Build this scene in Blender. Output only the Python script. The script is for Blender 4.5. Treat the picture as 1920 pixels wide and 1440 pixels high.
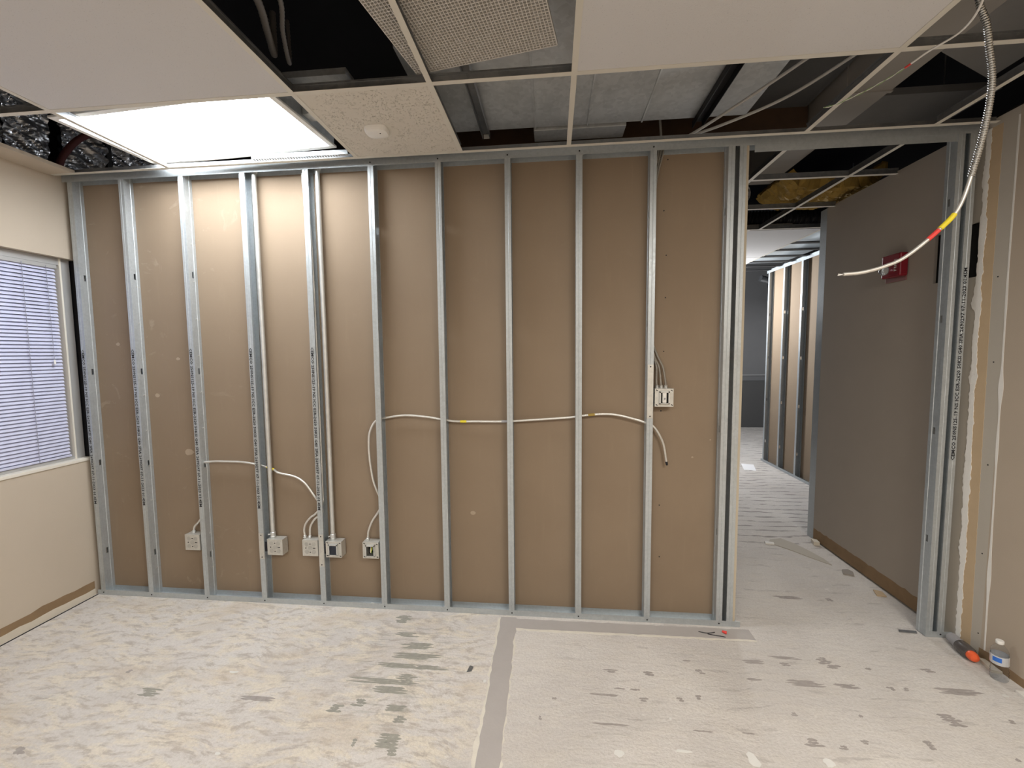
import bpy, math, random
from mathutils import Vector, Matrix, noise
random.seed(7)
for o in list(bpy.data.objects): bpy.data.objects.remove(o)
S = bpy.context.scene
COL = S.collection
PI = math.pi

# ------------------------------------------------------------------ camera, world, lamps, exposure
cd = bpy.data.cameras.new('camera'); cam = bpy.data.objects.new('camera', cd); COL.objects.link(cam)
R_, U_, F_ = ((0.99529858, 0.0964136, -0.00922774), (0.00204049, 0.07438015, 0.99722787), (-0.09683269, 0.99255832, -0.07383372))
cam.matrix_world = Matrix(((R_[0], U_[0], -F_[0], 2.71155), (R_[1], U_[1], -F_[1], -2.48032), (R_[2], U_[2], -F_[2], 1.61994), (0, 0, 0, 1)))
cd.sensor_fit = 'HORIZONTAL'; cd.sensor_width = 36; cd.lens = 790.397 / 1920 * 36; cd.clip_start = 0.05; cd.clip_end = 100
S.camera = cam
S.view_settings.view_transform = 'Standard'; S.view_settings.look = 'None'
S.view_settings.gamma = 1; S.view_settings.use_curve_mapping = False
S.view_settings.exposure = 1.05
W = bpy.data.worlds.new('daylight'); S.world = W; W.use_nodes = True
W.node_tree.nodes['Background'].inputs[0].default_value = (0.62, 0.70, 1.0, 1)
W.node_tree.nodes['Background'].inputs[1].default_value = 0.06

def area(name, loc, sx, sy, power, col=(1, 0.97, 0.92), rot=(0, 0, 0)):
    l = bpy.data.lights.new(name, 'AREA'); l.shape = 'RECTANGLE'; l.size = sx; l.size_y = sy; l.energy = power; l.color = col
    o = bpy.data.objects.new(name, l); o.location = loc; o.rotation_euler = rot; COL.objects.link(o); return o
area('room_lamp', (4.0, -2.6, 2.73), 1.1, 0.5, 35, (1, 0.95, 0.87))
area('room_lamp', (1.7, -3.6, 2.73), 1.1, 0.5, 28, (1, 0.95, 0.87))
pl = bpy.data.lights.new('hall_fill_point', 'POINT'); pl.energy = 70; pl.shadow_soft_size = 0.12; pl.color = (0.96, 0.98, 1)
po = bpy.data.objects.new('hall_fill_point', pl); po.location = (4.82, 4.0, 2.35); COL.objects.link(po)  # unseen point light added to brighten the hall duct and far studs
area('hall_lamp', (7.2, 5.2, 2.70), 0.5, 1.1, 8, (0.97, 0.98, 1))
LENS_STRENGTH = 11.0

# ------------------------------------------------------------------ materials
def mat(name, col, rough=0.7, metal=0.0, **kw):
    m = bpy.data.materials.new(name); m.use_nodes = True
    b = m.node_tree.nodes['Principled BSDF']
    b.inputs['Base Color'].default_value = (*col, 1); b.inputs['Roughness'].default_value = rough; b.inputs['Metallic'].default_value = metal
    for k, v in kw.items(): b.inputs[k.replace('_', ' ')].default_value = v
    return m
class N:
    "small node graph builder on a material"
    def __init__(s, m): s.m = m; s.t = m.node_tree; s.b = s.t.nodes['Principled BSDF']
    def n(s, typ, **kw):
        nd = s.t.nodes.new(typ)
        for k, v in kw.items(): setattr(nd, k, v)
        return nd
    def put(s, sock, v):
        if hasattr(v, 'is_output') or isinstance(v, bpy.types.NodeSocket): s.t.links.new(v, sock)
        elif isinstance(v, (tuple, list)) and len(v) == 3 and sock.type == 'RGBA': sock.default_value = (*v, 1)
        else: sock.default_value = v
    def obj(s): return s.n('ShaderNodeTexCoord').outputs['Object']
    def geo(s): return s.n('ShaderNodeNewGeometry').outputs['Position']
    def scale(s, v, k):
        nd = s.n('ShaderNodeMapping'); s.put(nd.inputs[0], v); nd.inputs['Scale'].default_value = k; return nd.outputs[0]
    def noise(s, v, sc, det=4, rough=0.55, dist=0):
        nd = s.n('ShaderNodeTexNoise'); s.put(nd.inputs['Vector'], v)
        nd.inputs['Scale'].default_value = sc; nd.inputs['Detail'].default_value = det; nd.inputs['Roughness'].default_value = rough; nd.inputs['Distortion'].default_value = dist
        return nd.outputs['Fac']
    def vor(s, v, sc, out='Distance', feature='F1'):
        nd = s.n('ShaderNodeTexVoronoi', feature=feature); s.put(nd.inputs['Vector'], v); nd.inputs['Scale'].default_value = sc; return nd.outputs[out]
    def ramp(s, f, a, b, ca=0.0, cb=1.0):
        nd = s.n('ShaderNodeMapRange', interpolation_type='SMOOTHSTEP'); s.put(nd.inputs[0], f)
        for i, v in enumerate((a, b, ca, cb)): nd.inputs[i + 1].default_value = v
        return nd.outputs[0]
    def mix(s, f, a, b):
        nd = s.n('ShaderNodeMix', data_type='RGBA'); s.put(nd.inputs[0], f); s.put(nd.inputs[6], a); s.put(nd.inputs[7], b); return nd.outputs[2]
    def math(s, op, a, b=0.0, c=0.0):
        nd = s.n('ShaderNodeMath', operation=op)
        for i, v in enumerate((a, b, c)): s.put(nd.inputs[i], v)
        return nd.outputs[0]
    def sep(s, v):
        nd = s.n('ShaderNodeSeparateXYZ'); s.put(nd.inputs[0], v); return nd.outputs
    def col(s, v): s.put(s.b.inputs['Base Color'], v)
    def bump(s, h, st=0.3, d=0.01):
        nd = s.n('ShaderNodeBump'); nd.inputs['Strength'].default_value = st; nd.inputs['Distance'].default_value = d; s.put(nd.inputs['Height'], h)
        s.t.links.new(nd.outputs[0], s.b.inputs['Normal'])

def metal(name, c0, c1, r0=0.3, r1=0.5, m=0.9, sc=60, stretch=(1, 1, 1)):
    mm = mat(name, c0, r0, m); g = N(mm); v = g.scale(g.geo(), stretch)
    f = g.vor(v, sc, 'Color'); f = g.math('MULTIPLY', g.sep(f)[0], 1.0); f2 = g.noise(v, sc * .15, 5)
    f = g.math('MULTIPLY_ADD', f, 0.45, g.math('MULTIPLY', f2, 0.55))
    g.col(g.mix(f, c0, c1)); g.put(g.b.inputs['Roughness'], g.ramp(f, 0, 1, r0, r1)); g.bump(f2, 0.08, 0.004); return mm
GALV = metal('galvanized_steel', (0.43, 0.47, 0.495), (0.56, 0.60, 0.625), 0.36, 0.55, 0.55, 90)
BOXM = metal('box_steel', (0.55, 0.55, 0.52), (0.70, 0.69, 0.65), 0.4, 0.55, 0.6, 70)
DUCT = metal('duct_sheet_metal', (0.40, 0.42, 0.43), (0.62, 0.64, 0.65), 0.45, 0.62, 0.4, 45)
EMT = metal('conduit_steel', (0.60, 0.62, 0.62), (0.72, 0.73, 0.72), 0.35, 0.5, 0.75, 40)
CABLE = metal('cable_armor', (0.66, 0.65, 0.62), (0.80, 0.79, 0.75), 0.35, 0.5, 0.7, 60)
CABLED = metal('cable_armor_dark', (0.30, 0.28, 0.25), (0.42, 0.40, 0.36), 0.4, 0.6, 0.7, 60)
FOIL = metal('foil_facing', (0.34, 0.35, 0.37), (0.62, 0.64, 0.68), 0.2, 0.35, 0.9, 14)

def paint(name, c, var=0.06, rough=0.85, sc=4, bs=0.15, bsc=240):
    mm = mat(name, c, rough); g = N(mm); v = g.geo(); f = g.noise(v, sc, 6)
    g.col(g.mix(f, tuple(x * (1 - var) for x in c), tuple(min(1, x * (1 + var)) for x in c))); g.bump(g.noise(v, bsc, 2), bs, 0.002); return mm
WALLP = paint('beige_wall_paint', (0.55, 0.475, 0.385), 0.04)
WALLR = paint('taupe_wall_paint', (0.46, 0.385, 0.305), 0.05)
WALLC = paint('hall_wall_paint', (0.40, 0.355, 0.305), 0.05)
GREYW = paint('grey_wall_paint', (0.22, 0.22, 0.225), 0.06)
GYPR = paint('grey_board_face', (0.47, 0.43, 0.37), 0.05)
TANP = paint('tan_board_paper', (0.52, 0.39, 0.25), 0.10, sc=9)
MUD = paint('white_joint_compound', (0.80, 0.78, 0.74), 0.05, sc=20, bs=0.5, bsc=70)
TORN = paint('torn_brown_paper', (0.27, 0.18, 0.10), 0.22, sc=14)
GYPC = paint('gypsum_core', (0.66, 0.60, 0.50), 0.08, sc=20)
TEE = paint('grid_enamel', (0.66, 0.63, 0.56), 0.02, 0.5, bs=0.02)
TEEW = metal('grid_web_steel', (0.20, 0.21, 0.22), (0.34, 0.35, 0.36), 0.4, 0.6, 0.8, 50)
DARK = paint('unlit_shell_dark', (0.012, 0.012, 0.015), 0.3, 0.95)  # darkness of the unlit plenum put into the colour
WOOD = paint('dark_rough_lumber', (0.060, 0.032, 0.018), 0.4, 0.9, sc=12)
GREYB = paint('grey_duct_board', (0.20, 0.195, 0.19), 0.15, 0.9, sc=6)
DUCTP = paint('painted_duct', (0.27, 0.25, 0.225), 0.1, 0.8, sc=6)
BLACK = mat('black', (0.006, 0.006, 0.007), 0.7)
INK = mat('black_ink', (0.015, 0.015, 0.02), 0.8)
GAPSHADE = mat('gap_shade', (0.012, 0.012, 0.016), 0.9)  # shade of the gap past the wall end, put into the colour
WHITE = mat('white_plastic', (0.80, 0.79, 0.76), 0.45)
YEL = mat('yellow_tape', (0.80, 0.66, 0.03), 0.5)
REDT = mat('red_tape', (0.75, 0.06, 0.05), 0.5)
REDS = mat('red_enamel', (0.22, 0.008, 0.018), 0.4)
ORANGE = mat('orange_plastic', (0.85, 0.13, 0.04), 0.4)
CLEAR = mat('clear_strobe_lens', (0.95, 0.95, 0.95), 0.08, 0, IOR=1.45, Transmission_Weight=0.8)
PET = mat('clear_bottle_plastic', (0.96, 0.98, 1.0), 0.04, 0, IOR=1.10, Transmission_Weight=1.0)
LABELW = mat('bottle_label_film', (0.88, 0.90, 0.93), 0.3, 0, Transmission_Weight=0.55, IOR=1.1)
BLUE = mat('blue_label_print', (0.03, 0.16, 0.62), 0.4)
GLASS = mat('window_glass', (0.85, 0.9, 1.0), 0.02, 0, IOR=1.1, Transmission_Weight=1.0)
ALU = mat('window_aluminium', (0.52, 0.52, 0.52), 0.45, 0.35)
SILLM = mat('sill_enamel', (0.80, 0.76, 0.68), 0.5)
SLAT = mat('blind_slat_enamel', (0.62, 0.64, 0.82), 0.45)  # lavender cast of bluish light put into the slat colour
PAPER = mat('white_paper', (0.9, 0.9, 0.92), 0.8)
GREYP = mat('grey_plastic', (0.33, 0.325, 0.34), 0.5)
SMOKE = mat('smoked_dark_plastic', (0.085, 0.075, 0.072), 0.15)
WIREG = mat('green_insulation_wire', (0.30, 0.45, 0.18), 0.5)
CABF = mat('brownish_conduit_armor', (0.16, 0.145, 0.13), 0.7)  # even brownish grey, toned down
CABW = mat('pale_cable_jacket', (0.34, 0.33, 0.31), 0.6)
INSUL = paint('yellow_glass_wool', (0.36, 0.23, 0.055), 0.45, 0.98, sc=16, bs=0.9, bsc=40)

TILE = mat('smooth_ceiling_tile', (0.50, 0.47, 0.43), 0.9); g = N(TILE); v = g.geo()
f = g.noise(v, 260, 2); g.col(g.mix(g.ramp(f, 0.25, 0.36), (0.46, 0.455, 0.46), (0.63, 0.62, 0.62))); g.bump(f, 0.25, 0.002)
TILEF = mat('fissured_ceiling_tile', (0.6, 0.56, 0.49), 0.9); g = N(TILEF); v = g.geo()
f = g.noise(v, 105, 2, 0.5, 1.0); k = g.ramp(f, 0.60, 0.66); k2 = g.ramp(g.noise(v, 14, 2), 0.35, 0.6); k = g.math('MULTIPLY', k, k2)
g.col(g.mix(k, (0.66, 0.62, 0.55), (0.50, 0.46, 0.40))); g.bump(g.math('SUBTRACT', 1.0, k), 0.9, 0.004)

# brown paper of the gypsum board seen from behind
BROWN = mat('brown_board_paper', (0.29, 0.215, 0.145), 0.82); g = N(BROWN); v = g.geo()
f = g.noise(v, 2.2, 5); c = g.mix(f, (0.232, 0.172, 0.118), (0.292, 0.222, 0.155))
f2 = g.noise(g.scale(v, (9, 1, 0.9)), 3, 4); c = g.mix(g.ramp(f2, 0.55, 0.85, 0, 0.16), c, (0.38, 0.295, 0.205))
f3 = g.noise(v, 7, 6, 0.6, 1.5); x = g.sep(v)[0]; leftm = g.ramp(x, 0.2, 1.1, 1, 0.12)
sc = g.math('MULTIPLY', g.ramp(f3, 0.60, 0.74, 0, 0.28), leftm); c = g.mix(sc, c, (0.50, 0.42, 0.33))
f4 = g.noise(v, 330, 2); c = g.mix(g.ramp(f4, 0.3, 0.7, 0, 0.12), c, (0.18, 0.13, 0.085))
g.col(c); g.bump(g.noise(v, 300, 2), 0.12, 0.001)

# scraped concrete slab with trowelled glue
FLOOR = mat('scraped_concrete', (0.5, 0.45, 0.4), 0.85); g = N(FLOOR); v = g.geo(); sx = g.sep(v); X, Y = sx[0], sx[1]
wob = g.n('ShaderNodeVectorMath', operation='MULTIPLY_ADD'); 
nz = g.n('ShaderNodeTexNoise'); g.put(nz.inputs['Vector'], v); nz.inputs['Scale'].default_value = 2.5
g.put(wob.inputs[0], nz.outputs['Color']); wob.inputs[1].default_value = (0.16, 0.17, 0); g.put(wob.inputs[2], v); vw = wob.outputs[0]
big = g.noise(v, 1.3, 5); base = g.mix(g.ramp(big, 0.35, 0.65), (0.62, 0.585, 0.555), (0.72, 0.685, 0.65))
leftf = g.ramp(X, 2.2, 2.55, 1, 0.15)
glue = g.noise(g.scale(vw, (1.0, 2.6, 1)), 5.5, 9, 0.68); base = g.mix(g.math('MULTIPLY', g.ramp(glue, 0.46, 0.60, 0, 0.75), leftf), base, (0.78, 0.71, 0.59))
glue2 = g.noise(g.scale(vw, (1.2, 3.4, 1)), 9, 9, 0.7); base = g.mix(g.math('MULTIPLY', g.ramp(glue2, 0.48, 0.64, 0, 0.75), leftf), base, (0.43, 0.375, 0.325))
och = g.noise(g.scale(v, (1, 2, 1)), 2.1, 5); base = g.mix(g.math('MULTIPLY', g.ramp(och, 0.50, 0.72, 0, 0.45), leftf), base, (0.62, 0.51, 0.37))
wht = g.noise(g.scale(v, (1, 1.6, 1)), 13, 6, 0.7); base = g.mix(g.ramp(wht, 0.60, 0.72, 0, 0.7), base, (0.84, 0.81, 0.77))
fine = g.noise(v, 85, 4, 0.7); base = g.mix(g.ramp(fine, 0.35, 0.7, 0.0, 0.28), base, (0.40, 0.36, 0.32))
# dashes of dark glue left between trowel ridges
yw = g.sep(vw)[1]; ph = g.math('FRACT', g.math('MULTIPLY', yw, 9.0)); line = g.math('SUBTRACT', 1.0, g.ramp(g.math('ABSOLUTE', g.math('SUBTRACT', ph, 0.5)), 0.06, 0.15))
dash = g.noise(g.scale(v, (1.6, 7, 1)), 4, 5, 0.6); hall = g.ramp(Y, 0.9, 1.3, 0.0, 0.09)
dm = g.math('MULTIPLY', line, g.ramp(g.math('ADD', dash, hall), 0.53, 0.63)); rightf = g.math('ADD', g.ramp(X, 2.6, 3.4, 0.25, 0.6), g.ramp(Y, 0.9, 1.3, 0.0, 1.2))
base = g.mix(g.math('MULTIPLY', g.math('MULTIPLY', dm, rightf), 0.5), base, (0.28, 0.25, 0.235))
dash2 = g.noise(g.scale(v, (2.2, 12, 1)), 6, 5, 0.6); base = g.mix(g.ramp(dash2, 0.66, 0.74, 0, 0.55), base, (0.24, 0.21, 0.19))
# green-black smear
gx = g.math('DIVIDE', g.math('SUBTRACT', X, 1.93), 0.28); gy = g.math('DIVIDE', g.math('SUBTRACT', Y, -0.45), 0.42)
rr = g.math('ADD', g.math('MULTIPLY', gx, gx), g.math('MULTIPLY', gy, gy)); gm = g.ramp(rr, 0.3, 1.6, 1, 0)
sm = g.noise(g.scale(v, (1.6, 11, 1)), 4.5, 7, 0.65); base = g.mix(g.math('MULTIPLY', g.ramp(sm, 0.50, 0.64, 0, 0.45), gm), base, (0.30, 0.29, 0.25))
g.col(base); g.bump(g.math('ADD', g.math('MULTIPLY', glue, 1.0), g.math('MULTIPLY', fine, 0.35)), 0.75, 0.016)
PATCH = paint('grey_floor_patch', (0.42, 0.39, 0.37), 0.10, 0.9, sc=10, bs=0.3, bsc=90)
PATCHE = paint('pale_patch_edge', (0.70, 0.66, 0.58), 0.15, 0.9, sc=16, bs=0.5, bsc=80)

LENS = bpy.data.materials.new('lit_lens'); LENS.use_nodes = True; t = LENS.node_tree; t.nodes.clear()
e = t.nodes.new('ShaderNodeEmission'); e.inputs[0].default_value = (0.93, 0.97, 1.0, 1); e.inputs[1].default_value = LENS_STRENGTH
t.links.new(e.outputs[0], t.nodes.new('ShaderNodeOutputMaterial').inputs[0])

# ------------------------------------------------------------------ mesh helpers
ORG = {}
def org(o): return ORG.get(o.name, Vector((0, 0, 0))) if o else Vector((0, 0, 0))
def tag(o, label=None, cat=None, group=None, kind=None):
    for k, v in (('label', label), ('category', cat), ('group', group), ('kind', kind)):
        if v: o[k] = v
    return o
def empty(name, loc=(0, 0, 0), label=None, cat=None, group=None, kind=None, rot=None):
    o = bpy.data.objects.new(name, None); o.empty_display_size = 0.05; o.location = loc; COL.objects.link(o); ORG[o.name] = Vector(loc)
    return tag(o, label, cat, group, kind)
class MB:
    def __init__(s): s.v = []; s.f = []; s.M = None
    def add(s, vs, fs):
        n = len(s.v); s.v += [tuple(s.M @ Vector(p)) if s.M else tuple(p) for p in vs]; s.f += [tuple(i + n for i in f) for f in fs]; return s
    def box(s, x0, x1, y0, y1, z0, z1):
        return s.add([(x0, y0, z0), (x1, y0, z0), (x1, y1, z0), (x0, y1, z0), (x0, y0, z1), (x1, y0, z1), (x1, y1, z1), (x0, y1, z1)],
                     [(0, 3, 2, 1), (4, 5, 6, 7), (0, 1, 5, 4), (1, 2, 6, 5), (2, 3, 7, 6), (3, 0, 4, 7)])
    def prism(s, pts, a, b, ax=2):
        "closed outline swept along an axis"
        def P(p, h): return (p[0], p[1], h) if ax == 2 else ((h, p[0], p[1]) if ax == 0 else (p[0], h, p[1]))
        n = len(pts); vs = [P(p, a) for p in pts] + [P(p, b) for p in pts]
        return s.add(vs, [tuple(range(n))[::-1], tuple(range(n, 2 * n))] + [(i, (i + 1) % n, (i + 1) % n + n, i + n) for i in range(n)])
    def sheet(s, pts, z0, z1, th=0.0009, ax=2):
        "bent sheet metal: open outline given thickness and swept"
        L = [Vector((p[0], p[1])) for p in pts]; off = []
        for i, p in enumerate(L):
            a = (L[i] - L[i - 1]).normalized() if i else (L[1] - L[0]).normalized()
            b = (L[i + 1] - L[i]).normalized() if i < len(L) - 1 else a
            n1 = Vector((-a.y, a.x)); n2 = Vector((-b.y, b.x)); m = (n1 + n2); m = m.normalized() if m.length > 1e-6 else n1
            off.append(p + m * th / max(0.4, m.dot(n1)))
        out = [tuple(p) for p in L] + [tuple(p) for p in reversed(off)]
        n = len(out); k = len(L)
        def P(p, h): return (p[0], p[1], h) if ax == 2 else ((h, p[0], p[1]) if ax == 0 else (p[0], h, p[1]))
        vs = [P(p, z0) for p in out] + [P(p, z1) for p in out]
        fs = [(i, (i + 1) % n, (i + 1) % n + n, i + n) for i in range(n)]
        for i in range(k - 1):
            j = n - 1 - i; fs += [(i, j, j - 1, i + 1), (i + n, i + 1 + n, j - 1 + n, j + n)]
        return s.add(vs, fs)
    def tube(s, path, r, n=10, caps=True, rip=0.0, pitch=0.006):
        P = [Vector(p) for p in path]; rings = []; d = 0.0; nrm = None
        for i, p in enumerate(P):
            t = (P[min(i + 1, len(P) - 1)] - P[max(i - 1, 0)]).normalized()
            if i: d += (p - P[i - 1]).length
            if nrm is None: nrm = t.orthogonal().normalized()
            nrm = (nrm - t * nrm.dot(t)).normalized(); bn = t.cross(nrm)
            ri = (r[i] if isinstance(r, list) else r)
            rings.append([p + (nrm * math.cos(2 * PI * k / n) + bn * math.sin(2 * PI * k / n)) * (ri + (rip * math.sin(2 * PI * d / pitch + 2 * PI * k / n) if rip else 0)) for k in range(n)])
        vs = [v for rg in rings for v in rg]
        fs = [(i * n + k, i * n + (k + 1) % n, (i + 1) * n + (k + 1) % n, (i + 1) * n + k) for i in range(len(P) - 1) for k in range(n)]
        if caps: fs += [tuple(range(n))[::-1], tuple((len(P) - 1) * n + k for k in range(n))]
        return s.add(vs, fs)
    def cyl(s, a, b, r, n=14): return s.tube([a, b], r, n)
    def lathe(s, prof, n=24, o=(0, 0, 0)):
        vs = [(o[0] + r * math.cos(2 * PI * k / n), o[1] + r * math.sin(2 * PI * k / n), o[2] + z) for r, z in prof for k in range(n)]
        fs = [(i * n + k, i * n + (k + 1) % n, (i + 1) * n + (k + 1) % n, (i + 1) * n + k) for i in range(len(prof) - 1) for k in range(n)]
        fs += [tuple(range(n))[::-1], tuple((len(prof) - 1) * n + k for k in range(n))]
        return s.add(vs, fs)
    def grid(s, f, nu, nv, th=None):
        vs = [tuple(f(i / nu, j / nv)) for j in range(nv + 1) for i in range(nu + 1)]
        fs = [(j * (nu + 1) + i, j * (nu + 1) + i + 1, (j + 1) * (nu + 1) + i + 1, (j + 1) * (nu + 1) + i) for j in range(nv) for i in range(nu)]
        return s.add(vs, fs)
    def build(s, name, m, parent=None, smooth=False, bevel=0, label=None, kind=None, loc=None, solid=0):
        "links ONE mesh object; its origin is its parent's base (or loc)"
        o0 = Vector(loc) if loc is not None else org(parent)
        me = bpy.data.meshes.new(name); me.from_pydata([tuple(Vector(p) - o0) for p in s.v], [], s.f); me.update()
        if smooth:
            for p in me.polygons: p.use_smooth = True
            try: me.set_sharp_from_angle(angle=math.radians(40))
            except Exception: pass
        me.materials.append(m)
        ob = bpy.data.objects.new(name, me); COL.objects.link(ob); ORG[ob.name] = o0
        if parent: ob.parent = parent; ob.location = o0 - org(parent)
        else: ob.location = o0
        if bevel:
            md = ob.modifiers.new('edge', 'BEVEL'); md.width = bevel; md.segments = 2; md.limit_method = 'ANGLE'
        if solid:
            md = ob.modifiers.new('thick', 'SOLIDIFY'); md.thickness = solid; md.offset = 0
        return tag(ob, label, kind=kind)
def B(*a): return MB().box(*a)
def smooth_path(pts, step=0.01):
    "Catmull-Rom through the points, even spacing"
    P = [Vector(p) for p in pts]; P = [P[0] * 2 - P[1]] + P + [P[-1] * 2 - P[-2]]; out = []
    for i in range(1, len(P) - 2):
        a, b, c, d = P[i - 1:i + 3]; n = max(2, int((c - b).length / step))
        for k in range(n):
            t = k / n; out.append(0.5 * (2 * b + (c - a) * t + (2 * a - 5 * b + 4 * c - d) * t * t + (3 * b - a - 3 * c + d) * t ** 3))
    out.append(P[-2]); return out
def seg(path, a, b): n = len(path); return path[int(a * (n - 1)):int(b * (n - 1)) + 1]
def copy(o, parent=None, loc=None, kids=True):
    c = o.copy(); COL.objects.link(c)
    if parent: c.parent = parent
    if loc is not None: c.location = loc
    if kids:
        for k in list(o.children): copy(k, c)
    return c
def text_mesh(s, width, height, bold=0.0):
    "lettering as flat mesh data fitted to width x height, centred"
    cu = bpy.data.curves.new('lettering', 'FONT'); cu.body = s; cu.size = 1; cu.resolution_u = 1; cu.offset = bold
    ob = bpy.data.objects.new('lettering', cu); COL.objects.link(ob)
    dg = bpy.context.evaluated_depsgraph_get(); me = bpy.data.meshes.new_from_object(ob.evaluated_get(dg)); bpy.data.objects.remove(ob)
    xs = [v.co.x for v in me.vertices]; ys = [v.co.y for v in me.vertices]; x0, x1, y0, y1 = min(xs), max(xs), min(ys), max(ys)
    for v in me.vertices: v.co = Vector(((v.co.x - (x0 + x1) / 2) / (x1 - x0) * width, (v.co.y - (y0 + y1) / 2) / (y1 - y0) * height, 0))
    return me
def put_mesh(name, me, m, parent, M):
    ob = bpy.data.objects.new(name, me.copy()); ob.data.transform(Matrix.Translation(-org(parent)) @ M); ob.data.materials.clear(); ob.data.materials.append(m)
    COL.objects.link(ob); ob.parent = parent; return ob
def ragged(y0, y1, z0, z1, n, amp, seed, lo=True, hi=True):
    "torn-edged outline in two axes"
    a = [(y0 + (y1 - y0) * i / n, z0 + (amp * noise.noise((i * .9, seed, 3)) if lo else 0)) for i in range(n + 1)]
    b = [(y0 + (y1 - y0) * i / n, z1 + (amp * noise.noise((i * .9, seed, 9)) + amp * .5 * noise.noise((i * .31, seed, 19)) if hi else 0)) for i in range(n, -1, -1)]
    return a + b
def strip(axis_pts, t0, t1, ax): 
    m = MB(); n = len(axis_pts) // 2
    for i in range(n - 1): m.prism([axis_pts[i], axis_pts[i + 1], axis_pts[-2 - i], axis_pts[-1 - i]], t0, t1, ax)
    return m

XL, XR, ZC = -0.40, 4.945, 2.747
# ================================================================== SETTING
floor = tag(B(-0.7, 8.2, -5.6, 7.3, -0.08, 0).build('floor', FLOOR), 'bare scraped concrete slab with patchy glue residue', kind='structure')
# filled trench across the slab: pale ragged edge below, grey fill on top
def wobble(x0, y0, x1, y1, w, n, amp, seed):
    d = Vector((x1 - x0, y1 - y0)); L = d.length; d.normalize(); nn = Vector((-d.y, d.x)); a = []; b = []
    for i in range(n + 1):
        p = Vector((x0, y0)) + d * (L * i / n)
        a.append(tuple(p + nn * (w / 2 + amp * noise.noise((i * .8, seed, 1)) + amp * .6 * noise.noise((i * .21, seed, 5)))))
        b.append(tuple(p - nn * (w / 2 + amp * noise.noise((i * .8, seed, 2)) + amp * .6 * noise.noise((i * .21, seed, 6)))))
    return a + b[::-1]
strip(wobble(2.437, -0.03, 2.458, -1.9, 0.116, 90, 0.020, 2.2), 0, 0.0012, 2).build('patch_edge', PATCHE, floor)
strip(wobble(2.44, -0.02, 2.462, -1.9, 0.098, 60, 0.007, 4.4), 0, 0.0022, 2).build('floor_patch', PATCH, floor, label='grey filled trench strip running across the slab')
strip(wobble(2.48, -0.088, 3.84, -0.072, 0.100, 44, 0.010, 7.1), 0, 0.0010, 2).build('patch_edge', PATCHE, floor)
strip(wobble(2.48, -0.075, 3.84, -0.066, 0.088, 44, 0.007, 8.8), 0, 0.0020, 2).build('floor_patch', PATCH, floor, label='grey filled trench strip along the stud wall')
MB().tube([(-0.385, -3.0, 0.001), (-0.385, 0.0, 0.001)], 0.0035, 6).build('floor_joint', BLACK, floor)
# lifted thin flake of levelling compound in the hall
fl = [(4.52, 1.16), (4.56, 1.22), (4.66, 1.25), (4.72, 1.16), (4.76, 1.05), (4.80, 0.90), (4.80, 0.80), (4.72, 0.90), (4.63, 1.03), (4.57, 1.10)]
MB().prism(fl, 0.0, 0.005).build('levelling_flake', GYPR, floor, label='pale lifted flake of levelling compound')

# dark glue left by the trowel and white drips, each a thin dried film on the slab
SMB = paint('brown_glue_film', (.36, .325, .305), .28, .9, sc=40); SMG = paint('green_grey_glue_film', (.32, .31, .27), .28, .9, sc=40); DRIP = paint('white_drip_film', (.74, .73, .70), .06, .9, sc=30)
SMEARS = [(3.758,-0.285,0.144,0.028),(3.919,-0.24,0.187,0.02),(3.905,-0.289,0.071,0.024),(4.118,-0.245,0.083,0.049),(4.139,-0.286,0.119,0.027),(4.309,-0.286,0.043,0.019),(4.593,-0.273,0.106,0.027),(3.006,-0.41,0.103,0.022),(3.196,-0.412,0.091,0.029),(3.45,-0.379,0.048,0.03),(3.712,-0.408,0.105,0.018),(3.923,-0.413,0.199,0.039),(4.125,-0.414,0.153,0.028),(4.322,-0.412,0.051,0.024),(4.386,-0.411,0.035,0.021),(4.625,-0.405,0.224,0.038),(2.947,-0.565,0.134,0.016),(3.127,-0.579,0.079,0.025),(3.298,-0.564,0.035,0.025),(3.384,-0.543,0.04,0.029),(2.722,-0.607,0.037,0.018),(2.651,-0.718,0.026,0.022),(2.959,-0.725,0.162,0.013),(3.779,-0.602,0.043,0.02),(3.55,-0.719,0.085,0.01),(3.78,-0.74,0.088,0.038),(3.887,-0.753,0.039,0.02),(3.993,-0.72,0.044,0.02),(4.444,-0.576,0.092,0.064),(4.248,-0.712,0.043,0.041),(4.693,-0.563,0.034,0.023),(4.539,-0.75,0.031,0.019),(3.361,-0.725,0.113,0.011),(4.25,0.338,0.201,0.032),(4.491,0.334,0.058,0.031),(4.074,-0.587,0.035,0.018),(3.062,-0.522,0.128,0.013),(3.413,-0.306,0.056,0.012),(1.798,-0.091,0.121,0.071),(1.866,-0.227,0.17,0.036),(1.95,-0.314,0.238,0.05),(1.965,-0.393,0.322,0.043),(1.893,-0.466,0.237,0.033),(2.072,-0.467,0.249,0.029),(1.981,-0.55,0.12,0.061),(1.86,-0.575,0.399,0.033),(1.921,-0.624,0.207,0.041),(1.711,-0.749,0.086,0.045),(1.813,-0.709,0.1,0.043),(1.986,-0.725,0.123,0.034),(2.032,-0.78,0.071,0.037),(2.019,-0.886,0.123,0.069),(2.058,-0.935,0.061,0.029),(1.88,-0.906,0.038,0.035),(0.767,-0.738,0.13,0.047),(0.533,-0.622,0.042,0.023),(0.512,-1.061,0.089,0.031),(1.309,-0.728,0.203,0.026)]
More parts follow.
